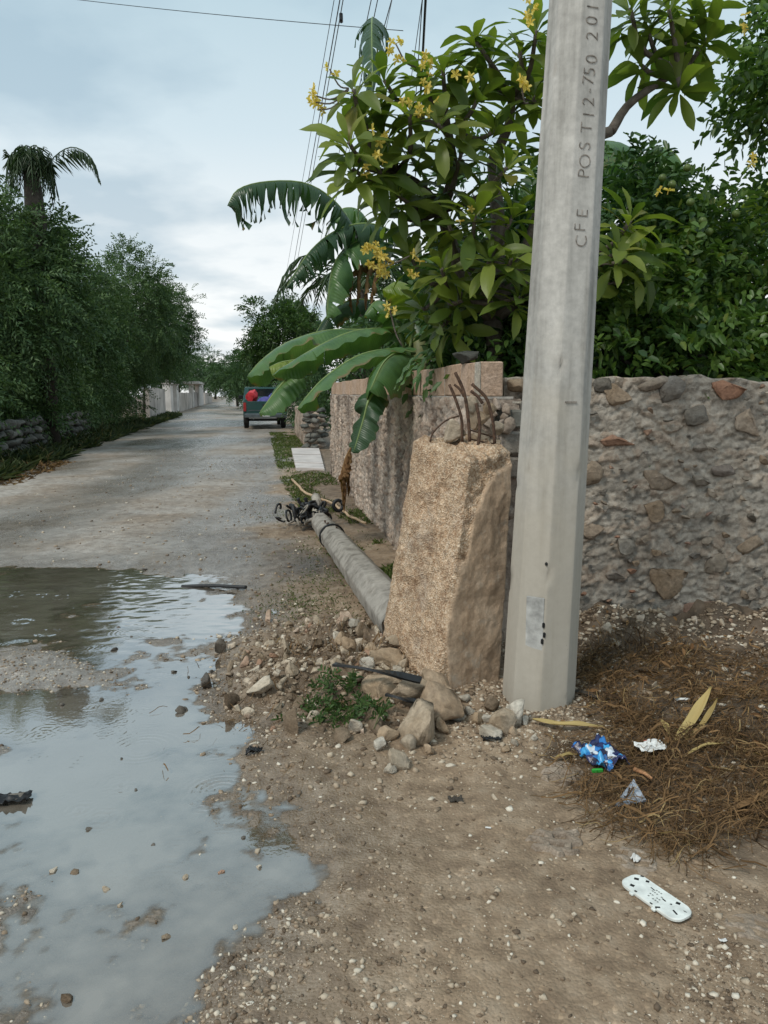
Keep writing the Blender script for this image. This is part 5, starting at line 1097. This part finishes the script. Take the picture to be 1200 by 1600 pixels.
for i in range(4): p = Vector((wl_x(79.5), 79.5, .85)).lerp(Vector((wl_x(90), 90, .85)), (i + .5) / 4); MB().box(p, (2.3, .06, 1.65), m3).build('gate_panel', M_GATE, gt)
tag(MB().tube([(at(368, 620, 105).x, 105, 0), (at(368, 620, 105).x, 105, 1.1)], .16, 8).build('marker_post', M_PLAST2), 'small white post at the end of the road', 'post')
# low stone pier, concrete slab on the right verge
pr = thing('stone_pier', 'rough low stone gate pier beyond the end of the lane wall', 'pier', (-1.85, 20.6, 0)); rr = np.random.default_rng(3)
for k in range(40):
    x, y, z = -1.85 + rr.choice([-.2, .0, .2]) + rr.uniform(-.05, .05), 20.6 + rr.choice([-.2, .2]), .12 + (k % 8) * .135; place(DST[rr.integers(5)] if k % 3 else LST[rr.integers(4)], 'stone', (x, y, z), (.16, .17, .12), (0, 0, rr.uniform(0, 6)), pr)
lw2 = thing('low_wall', 'low stone wall running on beyond the stone pier', 'wall', (-2.3, 24, 0)); dd = np.array([-.16, 1, 0]); dd /= np.linalg.norm(dd)
masonry('roughcast', lw2, M_MORTAR2, 8.0, 1.0, (-2.05, 20.9, 0), dd, np.array([-dd[1], dd[0], 0]), 18, .06, .2, .03, .04, .3)
M_SLAB = simple('pale_concrete_slab', (.52, .47, .44), .75, .2, 3, .3, 30)
sl_ = thing('concrete_slab', 'pale jointed concrete driveway slab on the right grass verge', 'slab', (-1.7, 17, 0))
A_, B_, C_, D_ = Vector((-2.42, 19.9, 0)), Vector((-1.70, 19.9, 0)), Vector((-1.12, 14.3, 0)), Vector((-1.68, 14.5, 0))
for i in range(5):
    q0, q1 = i / 5 + .008, (i + 1) / 5 - .008; ps = [A_.lerp(D_, q0), B_.lerp(C_, q0), B_.lerp(C_, q1), A_.lerp(D_, q1)]; z = .10 + .008 * (i % 2)
    MB().add([(p.x, p.y, z) for p in ps] + [(p.x, p.y, -.05) for p in ps], [(0, 1, 2, 3), (7, 6, 5, 4), (0, 4, 5, 1), (1, 5, 6, 2), (2, 6, 7, 3), (3, 7, 4, 0)]).build('slab_section', M_SLAB, sl_)
# ================================================================== grass, weeds, straw
def blades(name, label, xy, hmin, hmax, mat, seed, lean=.5, w=.006, cat=None):
    r = np.random.default_rng(seed); n = len(xy); h = ground_h(xy[:, 0], xy[:, 1]); L = r.uniform(hmin, hmax, n)
    A = np.stack([r.normal(size=n) * lean, r.normal(size=n) * lean, np.ones(n)], -1); A = unit(A); C = np.stack([xy[:, 0], xy[:, 1], h - .005], -1)
    o = leaves_mesh(name, C, A, r.normal(size=(n, 3)), L, w * (1 + xy[:, 1] / 8), mat, False, .1, .25, None, 'stuff'); o['label'] = label; return o
r = np.random.default_rng(44)
def verge(n):
    y = 5.6 + 24 * r.random(n) ** 1.7; f = r.random(n); x = WX(np.minimum(y, 30)) - .05 - f * np.minimum(.9, .25 + .05 * y); k = fbm2(x * 1.5, y * .9, 3, 5) + .10 * (y > 9) > .02; return np.stack([x, y], -1)[k]
blades('verge_grass', 'short patchy grass along the foot of the lane wall', verge(16000), .03, .11, M_GRASS, 1, .6)
def lverge(n):
    y = 12.5 + 40 * r.random(n) ** 1.3; x = XL(y) + .1 - r.random(n) * 1.5; k = fbm2(x * .9, y * .6, 3, 15) > -.06 + .12 * (y < 18); return np.stack([x, y], -1)[k]
blades('left_verge_weeds', 'tangled weeds along the left edge of the road', lverge(20000), .08, .55, M_LWEED, 2, .9, .010)
def ldry(n):
    y = 12.3 + 4.5 * r.random(n); x = XL(y) + .5 - r.random(n) * 1.7; return np.stack([x, y], -1)
blades('left_dry_litter', 'dry yellow grass litter at the left road edge', ldry(1500), .06, .2, M_STRAW, 3, 1.6, .010)
patch = np.concatenate([np.stack([c[0] + r.normal(size=k) * s, c[1] + r.normal(size=k) * s * 1.4], -1) for c, s, k in (((-.62, 5.35), .16, 500), ((-.45, 6.0), .2, 400), ((-.55, 7.2), .25, 500), ((-.9, 9.4), .3, 500), ((-.3, 5.2), .15, 200))])
blades('mud_grass', 'sparse low grass on the mud beside the fallen pole', patch, .015, .05, M_GRASS, 4, .8, .004)
for i, (a, b, s, n, lab) in enumerate(((512, 1124, .06, 300, 'bushy green weed left of the tan rocks in the rubble'), (572, 1132, .06, 270, 'green feathery weed growing against the tall concrete slab'), (525, 1100, .05, 160, 'small green sprig behind the weeds'))):
    p = G(a, b); w = thing('weed_plant', lab, 'weed', (p.x, p.y, 0)); rr = np.random.default_rng(700 + i); O = np.stack([p.x + rr.normal(size=n // 9) * s, p.y + rr.normal(size=n // 9) * s, np.full(n // 9, ghz(p.x, p.y))], -1); D = unit(np.stack([rr.normal(size=n // 9) * .7, rr.normal(size=n // 9) * .7, np.ones(n // 9)], -1))
    C, A, Nn = sprays(rr, O, D, 11, .13, None); leaves_mesh('foliage', C, A, Nn, .032, .011, M_WEED, True, .1, .1, w)
    mb = MB()
    for o_, d_ in zip(O[:20], D[:20]): mb.tube([o_, o_ + d_ * .09], .0015, 4)
    mb.build('stems', M_WEED, w, kind='stuff')
def straws(name, label, n, samp, mat, lmin, lmax, w, lift, seed):
    r = np.random.default_rng(seed); xy = samp(n, r); n = len(xy); a = r.uniform(0, 6.28, n); L = r.uniform(lmin, lmax, n); K = 5; cv = r.normal(size=n) * .6; w = w * r.choice([.5, .8, 1.2, 2.2], n, p=[.35, .4, .2, .05])[:, None]; V = []
    s = np.linspace(-.5, .5, K); ang = a[:, None] + cv[:, None] * s[None]; dx = np.cumsum(np.cos(ang), 1) / K * L[:, None]; dy = np.cumsum(np.sin(ang), 1) / K * L[:, None]
    x = xy[:, 0:1] + dx; y = xy[:, 1:2] + dy; h = ground_h(x, y); z = h + r.random((n, 1)) ** 1.6 * lift + r.uniform(-.3, .5, (n, 1)) * s[None] * L[:, None] * .5 + .012 * np.sin(s * 5 + a[:, None]); z = np.maximum(z, h + .001)
    nx, ny = -np.sin(ang) * w, np.cos(ang) * w; tz = r.normal(size=(n, 1)) * w * .7
    P = np.stack([np.stack([x + nx, y + ny, z + tz], -1), np.stack([x - nx, y - ny, z - tz], -1)], 2).reshape(-1, 3)
    b = (np.arange(n) * K * 2)[:, None] + np.arange(K - 1)[None] * 2; F = np.stack([b, b + 1, b + 3, b + 2], -1).reshape(-1, 4)
    o = obj(name, npmesh(name, P, F), mat, kind='stuff'); o['label'] = label
def s_right(n, r):
    x = r.uniform(.72, 2.1, n); y = r.uniform(2.15, 4.1, n); k = (y > 2.32 + .30 * np.clip(1.25 - x, 0, 1) * 1.6 + fbm2(x * 3, y * 3, 2, 4) * .35) & (r.random(n) < np.clip(1.25 - .33 * (y - 2.4), .2, 1)) & (r.random(n) < .22 + 1.6 * np.clip(fbm2(x * 4.5, y * 4.5, 3, 14) + .18, 0, 1)) & ~((x < .98) & (y > 3.1)); return np.stack([x, y], -1)[k]
straws('dry_straw', 'tangled brown dry straw and roots covering the ground right of the pole', 26000, s_right, M_STRAW, .03, .20, .0012, .045, 1)
def s_rub(n, r): return np.stack([-.25 + r.normal(size=n) * .33, 3.95 + r.normal(size=n) * .4], -1)
straws('rubble_straw', 'bits of dry straw and roots caught in the rubble', 700, s_rub, M_STRAW, .04, .15, .0013, .05, 2)
r = np.random.default_rng(9); n_ = 420; xy = np.stack([r.uniform(.8, 2.2, n_), r.uniform(2.5, 4.4, n_)], -1); hz_ = ground_h(xy[:, 0], xy[:, 1]) + r.uniform(.005, .04, n_); an = r.uniform(0, 6.28, n_)
o = leaves_mesh('leaf_litter', np.concatenate([xy, hz_[:, None]], 1), np.stack([np.cos(an), np.sin(an), r.normal(size=n_) * .25], -1), np.stack([r.normal(size=n_) * .4, r.normal(size=n_) * .4, np.ones(n_)], -1), r.uniform(.02, .075, n_), r.uniform(.006, .022, n_), M_DRY, True, .2, .0, None, 'stuff'); o['label'] = 'small curled brown leaves scattered over the straw'
# ================================================================== litter
def gz(a, b, lift=0.0): p = G(a, b, .03); return Vector((p.x, p.y, ghz(p.x, p.y) + lift))
def husk(label, pts_, w, seed, mat=None, name='dry_leaf'):
    P = np.array([tuple(p) for p in spline(pts_, 18)]); T = unit(np.gradient(P, axis=0)); S = unit(np.cross(T, [0, 0, 1.])); U = np.cross(S, T); V, F = [], []; rr = np.random.default_rng(seed)
    for i in range(18):
        ww = w * math.sin(math.pi * min(.97, .06 + i / 18)) ** .7
        for k, q in enumerate(np.linspace(-1, 1, 7)): V.append(P[i] + S[i] * q * ww + U[i] * (abs(q) * ww * .5 + .003 * math.sin(k * 2.5 + i * .7)))
    for i in range(17):
        for k in range(6): F.append((i * 7 + k, i * 7 + k + 1, i * 7 + k + 8, i * 7 + k + 7))
    me = npmesh(name, V, F, True); o = obj(name, me, mat or M_HUSK); md = o.modifiers.new('thickness', 'SOLIDIFY'); md.thickness = .0015; return tag(o, label, 'dry leaf')
husk('broad yellow dry leaf standing up out of the straw', [gz(1056, 1168, .01), gz(1075, 1150, .04), gz(1092, 1132, .09), gz(1108, 1118, .12)], .024, 1)
husk('second narrow yellow dry leaf leaning beside the broad one', [gz(1070, 1165, .01), gz(1092, 1150, .03), gz(1108, 1135, .06), gz(1118, 1122, .08)], .012, 2)
husk('small folded yellow leaf left of the standing dry leaf', [gz(1046, 1164, .01), gz(1038, 1152, .03), gz(1032, 1140, .05)], .012, 3)
husk('long flat straw-coloured husk lying at the foot of the grey pole', [gz(832, 1130, .03), gz(870, 1138, .03), gz(905, 1142, .028), gz(942, 1144, .02)], .020, 4)
husk('short pale husk beside the shoe print', [gz(868, 1185, .02), gz(885, 1182, .025), gz(903, 1180, .02)], .010, 5)
husk('pale curled strip on the straw at the far right', [gz(1075, 1190, .03), gz(1100, 1180, .03), gz(1130, 1176, .03)], .007, 6)
husk('brown curled dry leaf at the right edge of the straw', [gz(1150, 1268, .03), gz(1175, 1262, .035), gz(1200, 1256, .03)], .015, 7, M_DRY)
ob = gz(1003, 1220, .035); tag(MB().tube([gz(990, 1213, .035), gz(1005, 1218, .035), gz(1018, 1226, .03)], [.009, .008, .006], 8).build('orange_stick', simple('orange_wood', (.36, .18, .085), .7, .3, 40), None, True), 'short orange brown stick below the white wrapper', 'stick')
def crumple(name, label, cat, c, sx, sy, mat, seed, amp, rot, n=26, tilt=.0):
    u, v = np.meshgrid(np.linspace(-1, 1, n), np.linspace(-1, 1, n)); x = u * sx * (1 + .25 * vn2(v * 2 + seed, u * 2, seed)); y = v * sy * (1 + .25 * vn2(u * 2, v * 2 + seed, seed + 3))
    f1, f2, cid = worley2(u * 2.2 + seed, v * 2.2, seed); z = amp * np.abs(f2 - f1) * .8 + amp * 1.3 * fbm2(u * 2.2, v * 2.2, 3, seed) + tilt * x; z -= z.min()
    V = np.stack([x * math.cos(rot) - y * math.sin(rot) + c.x, x * math.sin(rot) + y * math.cos(rot) + c.y, z + c.z], -1).reshape(-1, 3)
    o = obj(name, npmesh(name, V, grid_faces(n, n)), mat); md = o.modifiers.new('thickness', 'SOLIDIFY'); md.thickness = .001; return tag(o, label, cat)
def bag_mat():
    m, nt, b = mat_new('blue_snack_foil'); p = pos(nt); vo = nd(nt, 'ShaderNodeTexVoronoi', {'Vector': p, 'Scale': 30.0}); n = noise_(nt, p, 34, 4, .7)
    c = rampn(nt, vo.outputs['Color'], [(0, (.008, .012, .05)), (.28, (.012, .02, .10)), (.42, (.02, .16, .45)), (.60, (.05, .35, .68)), (.72, (.60, .66, .72)), (.86, (.012, .02, .09)), (1, (.45, .30, .22))])
    c.node.color_ramp.interpolation = 'CONSTANT'; c = mixc_(nt, .5, c, rampn(nt, n, [(.35, g3(.5)), (.65, g3(1.3))]), 'MULTIPLY')
    nt.links.new(c, b.inputs['Base Color']); b.inputs['Roughness'].default_value = .28; b.inputs['Specular IOR Level'].default_value = .6; bump_(nt, b, n, .6, .006); return m
crumple('snack_bag', 'crumpled shiny blue snack bag lying in the straw', 'wrapper', gz(938, 1190, .005), .065, .10, bag_mat(), 3, .030, .35)
MBm = simple('green_foil', (.03, .30, .04), .4, .2, 30, .2)
tag(MB().box(gz(933, 1212, .035), (.045, .012, .016), Matrix.Rotation(.1, 3, 'Z'), bev=.003).build('green_scrap', MBm), 'bright green scrap against the lower end of the blue snack bag', 'scrap')
M_PAPER = simple('white_wrapper', (.66, .66, .64), .5, .12, 30, .4, 60)
wrp = crumple('white_wrapper', 'flat white wrapper with faint red print in the straw', 'wrapper', gz(1016, 1180, .03), .055, .040, M_PAPER, 7, .010, .15, tilt=.1)
MB().box(gz(1010, 1172, .050), (.03, .004, .002), Matrix.Rotation(.3, 3, 'Z')).build('red_print', simple('red_print', (.45, .14, .10)), wrp)
M_TIN = simple('grey_plastic_sheet', (.34, .38, .44), .3, .3, 20, .3, 40, .6)
sc1 = MB(); a, b, c = gz(962, 1258, .005), gz(1008, 1252, .008), gz(990, 1232, .05); sc1.add([a, b, c, a + Vector((0, .004, .012)), b + Vector((0, .004, .012)), c + Vector((0, .006, 0))], [(0, 1, 2), (5, 4, 3), (0, 3, 4, 1), (1, 4, 5, 2), (2, 5, 3, 0)])
so = tag(sc1.build('sheet_scrap', M_TIN), 'bluish grey triangular plastic scrap at the straw edge', 'scrap'); MB().tube([a + Vector((0, -.003, .008)), b + Vector((0, -.003, .008))], .006, 6).build('folded_edge', M_TIN, so)
crumple('white_scrap', 'tiny torn white scrap above the white plastic plate', 'scrap', gz(993, 1334, .004), .014, .012, M_PAPER, 9, .012, .5, 8)
crumple('white_scrap', 'small pale wooden scrap on the dark litter above the dry leaves', 'scrap', gz(1065, 1107, .02), .035, .010, M_PAPER, 11, .006, .05, 8)
crumple('white_scrap', 'small whitish scrap lying at the lower right edge of the mud', 'scrap', gz(1130, 1464, .004), .010, .006, M_PAPER, 12, .005, .05, 8)
tag(MB().box(gz(763, 1286, .004), (.02, .006, .004), Matrix.Rotation(-.2, 3, 'Z'), bev=.001).build('white_scrap', M_PAPER), 'tiny white stub alone on the mud in front of the pole', 'scrap')
def plate():
    a, b = gz(990, 1372), gz(1062, 1424); c = (a + b) / 2; ang = math.atan2(b.y - a.y, b.x - a.x); L, W, th = .185, .082, .012; t = thing('plastic_plate', 'white oblong plastic plate with rounded ends and dark slots on the mud', 'plastic plate', c)
    ol = []
    hl, hw, rr = L / 2 + .018, W / 2, .030
    for cx, cy, a0 in ((hl - rr, hw - rr, 0), (-hl + rr, hw - rr, 90), (-hl + rr, -hw + rr, 180), (hl - rr, -hw + rr, 270)):
        for k in range(8): q = R(a0 + 90 * k / 7); ol.append((cx + rr * math.cos(q), cy + rr * math.sin(q)))
    n = len(ol); m = Matrix.Translation(c + Vector((0, 0, .006))) @ Matrix.Rotation(ang, 4, 'Z') @ Matrix.Rotation(.05, 4, 'X') @ Matrix.Rotation(-.03, 4, 'Y'); V = []
    for z, s in ((0, .97), (.003, 1), (th - .003, 1), (th, .965)): V += [m @ Vector((x * s, y * s, z)) for x, y in ol]
    F = [tuple(range(n - 1, -1, -1)), tuple(3 * n + i for i in range(n))] + [(j * n + i, j * n + (i + 1) % n, j * n + n + (i + 1) % n, j * n + n + i) for j in range(3) for i in range(n)]
    M_W = simple('scuffed_white_plastic', (.68, .71, .68), .45, .16, 25, .3, 90); MB().add(V, F).build('body', M_W, t)
    def slot(x, y, sx, sy, rz=0.0, mat=M_BLACK, nm='slot'):
        m2 = m @ Matrix.Translation((x, y, th - .0008)) @ Matrix.Rotation(rz, 4, 'Z'); mb = MB().box((0, 0, 0), (sx, sy, .003)); mb.v = [tuple(m2 @ Vector(p)) for p in mb.v]; mb.build(nm, mat, t)
    for x, y, sx, sy, rz in ((-.085, .012, .014, .010, .6), (-.070, -.022, .013, .010, .3), (-.058, .030, .010, .009, .5), (-.045, -.034, .008, .006, .2), (.060, .026, .012, .010, .4), (.040, -.036, .014, .006, .9), (.082, -.012, .020, .005, -.3), (-.025, .016, .016, .003, -.1), (.028, .004, .014, .004, -.1), (.052, .006, .005, .005, 0), (-.085, .036, .010, .006, .5), (.018, -.038, .009, .004, 0), (.095, .014, .010, .002, .2)): slot(x, y, sx, sy, rz)
    M_MK = simple('grey_moulded_marks', (.22, .23, .22), .7)
    for row, y in enumerate((.020, .008, -.006, -.018)):
        for k in range(5):
            if (row + k) % 4: slot(-.022 + k * .0085 + row * .004, y, .005, .004, .3 * (k % 3), M_MK, 'moulded_mark')
    for x in (-.05, .034): mb = MB().box((x, -W / 2 - .004, th / 2), (.014, .012, th * .7), bev=.002); mb.v = [tuple(m @ Vector(p)) for p in mb.v]; mb.build('clip', M_W, t)
plate()
crumple('plastic_rag', 'dark sodden rag at the left edge of the puddle', 'rag', G(18, 1252, WATER_Z), .07, .04, M_BURNT, 15, .02, .1, 12)
crumple('plastic_rag', 'small black plastic scrap on the puddle margin below the rubble', 'scrap', gz(396, 1166, .0), .035, .02, M_BLACK, 16, .02, .1, 12)
crumple('plastic_rag', 'black plastic scrap under the gap between base and pole', 'scrap', gz(768, 1150, .0), .04, .025, M_BLACK, 17, .015, .1, 12)
crumple('plastic_rag', 'dark clod of mud lying alone in front of the pole', 'clod', gz(712, 1242, .0), .025, .018, M_BARKD, 18, .014, .1, 12)
husk('dark root piece lying under the pole at the litter edge', [gz(897, 1090, .02), gz(915, 1096, .02), gz(935, 1102, .02)], .018, 9, M_BARKD, 'root')
# ================================================================== pickup truck
def pickup():
    fw = Vector((-.187, 1, 0)).normalized(); rt = Vector((fw.y, -fw.x, 0)); rear = G(381, 671); o0 = Vector((rear.x + .93, rear.y, 0)); z0 = ghz(o0.x, o0.y) - .0
    t = thing('pickup_truck', 'dark green pickup truck parked at the right side of the road', 'pickup truck', (o0.x, o0.y, z0)); m = Matrix((rt, fw, Vector((0, 0, 1)))).transposed(); T = lambda p: o0 + m @ Vector(p) + Vector((0, 0, z0))
    M_CAR = simple('dark_green_paint', (.012, .060, .054), .22, .15, 3, 0, spec=.6); M_CH = simple('grey_bumper', (.13, .15, .16), .35, .2, 5, 0, metal=.6); M_TY = simple('tyre_rubber', (.016, .016, .016), .85, .2, 20, .3, 40); M_GL = simple('window_glass', (.015, .02, .022), .06, .1, 3, 0, spec=.8); M_RED = simple('red_lens', (.32, .02, .018), .2, .2, 10, 0); M_WH = simple('plate_white', (.65, .65, .65), .4)
    def bx(nm, c, s, mat, bev=.0, par=t): mb = MB().box((0, 0, 0), s, m, bev=bev); mb.v = [tuple(Vector(p) + T(c)) for p in mb.v]; return mb.build(nm, mat, par)
    W = 1.82; prof = [(0.0, .52), (0.0, 1.16), (2.05, 1.18), (2.12, 1.22), (2.42, 1.76), (3.45, 1.78), (4.0, 1.26), (5.15, 1.12), (5.25, .92), (5.25, .48)]
    def side(nm, pr, w0, mat):
        v = [T((-w0 / 2 + (.10 if z > 1.3 else 0), y, z)) for y, z in pr] + [T((w0 / 2 - (.10 if z > 1.3 else 0), y, z)) for y, z in pr]; n = len(pr)
        MB().add(v, [tuple(range(n)), tuple(range(2 * n - 1, n - 1, -1))] + [(i, i + n, (i + 1) % n + n, (i + 1) % n) for i in range(n)]).build(nm, mat, t)
    side('cab', [(2.1, .5)] + prof[2:], W, M_CAR)
    for s in (-1, 1): bx('bed_side', (s * (W / 2 - .04), 1.05, .85), (.08, 2.1, .64), M_CAR, .02)
    bx('bed_floor', (0, 1.05, .62), (W - .18, 2.08, .08), M_CAR)
    tg = bx('tailgate', (0, .03, .86), (W - .14, .06, .60), M_CAR, .015); bx('tailgate_handle', (0, -.008, 1.0), (.22, .03, .07), M_BLACK, .008, tg); bx('crease', (0, -.004, .78), (W - .4, .02, .02), M_CH, 0, tg)
    bp = bx('bumper', (0, -.10, .56), (W - .06, .16, .18), M_CH, .03); bx('number_plate', (.02, -.19, .60), (.30, .015, .15), M_WH, 0, bp)
    for s in (-1, 1): bx('tail_lamp', (s * (W / 2 - .06), -.005, .92), (.12, .05, .36), M_RED, .012)
    bx('rear_window', (0, 2.20, 1.50), (1.30, .02, .38), M_GL, 0)
    for s in (-1, 1): bx('side_window', (s * (W / 2 - .085), 2.95, 1.5), (.02, .85, .36), M_GL, 0)
    bx('windscreen', (0, 3.80, 1.5), (1.35, .02, .32), M_GL, 0)
    for s in (-1, 1):
        for y in (.95, 4.35):
            w = thing('wheel', '', '', T((s * (W / 2 - .12), y, .34))); del w['label']; del w['category']; w.pop('kind', None) if hasattr(w, 'pop') else None
            setparent(w, t); c = T((s * (W / 2 - .12), y, .34)); p0 = c - rt * .11; p1 = c + rt * .11
            MB().tube([p0, p0 + rt * .03, p1 - rt * .03, p1], [.30, .345, .345, .30], 22).build('tyre', M_TY, w, False); MB().tube([c - rt * .115, c + rt * .115], .19, 14).build('rim', M_CH, w)
    for s in (-1, 1): bx('mirror', (s * (W / 2 + .10), 3.35, 1.32), (.20, .10, .16), M_BLACK, .02)
    MB().tube([T((-.5, -.02, .42)), T((-.5, .5, .42))], .03, 8).build('exhaust', M_CH, t); bx('axle', (0, .95, .36), (1.4, .12, .12), M_BLACK)
    M_TR, M_TB = simple('red_tarp', (.50, .035, .045), .5, .3, 6, .5, 10, dist=.03), simple('blue_cloth', (.085, .085, .30), .7, .4, 6, .6, 10, dist=.03)
    for nm, lab, c, s, mt, sd in (('red_tarp', 'red tarpaulin bundle on the left of the pickup bed', (-.58, .6, 1.36), (.30, .40, .32), M_TR, 801), ('blue_bundle', 'blue and purple cloth bundle on the right of the pickup bed', (.42, .6, 1.32), (.52, .55, .42), M_TB, 802)):
        q = T(c); me = rock_mesh(nm, sd, 3, mt, facets=6, rough=.2); tag(place(me, nm, q, s, (0, 0, .3)), lab, 'bundle')
    me = rock_mesh('load_sack', 803, 3, M_TB, facets=6); tag(place(me, 'load_sack', T((0, 1.35, 1.0)), (.6, .5, .35), (0, 0, 1)), 'dark sack filling the pickup bed under the bundles', 'sack')
pickup()
# ================================================================== overhead wires
def wire(label, a, b, sag, rad, n=30):
    a, b = Vector(a), Vector(b); p = [a.lerp(b, i / (n - 1)) - Vector((0, 0, sag * 4 * (i / (n - 1)) * (1 - i / (n - 1)))) for i in range(n)]
    return tag(MB().tube(p, rad, 5).build('overhead_wire', M_BLACK, None, True), label, 'wire', 'overhead wires')
PT = Vector((.99, 3.545, 0))
for i, (px0, px1, rad, lab) in enumerate(((522, 452, .007, 'leftmost thin wire of the bundle running along the road'), (531, 461, .011, 'thick wire second from the left in the road bundle'), (536, 466, .009, 'third wire of the road bundle carrying a small clamp'), (580, 496, .008, 'fourth wire along the road, hidden lower down by leaves'), (590, 506, .008, 'fifth wire along the road beside the tall banana leaf'), (612, 500, .008, 'wire farthest right of those along the road'))):
    z = 8.2 - .22 * i; p = ray(px0, 0); t_ = (z - CAM_H) / p.z; A = Vector((p.x * t_, p.y * t_, z)); q = ray(px1, 400); t2 = (z - .35 - CAM_H) / q.z; B = Vector((q.x * t2, q.y * t2, z - .35)); d = (B - A); wire(lab, A - d * ((A.y - 3.5) / d.y), A + d * 2.2, .0, rad)
cl_ = ray(533, 28); tt_ = (7.7 - CAM_H) / cl_.z; c0 = Vector((cl_.x * tt_, cl_.y * tt_, 7.7)); tag(MB().box(c0, (.06, .12, .13), bev=.015).build('wire_clamp', M_BLACK), 'small black clamp on the road wires', 'clamp')
wire('thin wire crossing the sky from the upper left to the banana top', at(60, -8, 14), at(630, 48, 10.5), .03, .005)
wire('thick black drop cable descending into the plumeria', at(668, -60, 6.4), at(655, 190, 8.5), 0, .012)
wire('thin drop wire beside the thick cable', at(664, -60, 6.6), at(648, 175, 9), 0, .005)
wire('thin slanting drop wire between cable and banana top', at(668, -60, 6.6), at(640, 140, 9), 0, .004)
wire('faint wire on the far left of the drop cables', at(625, -60, 8), at(600, 60, 11), 0, .004)
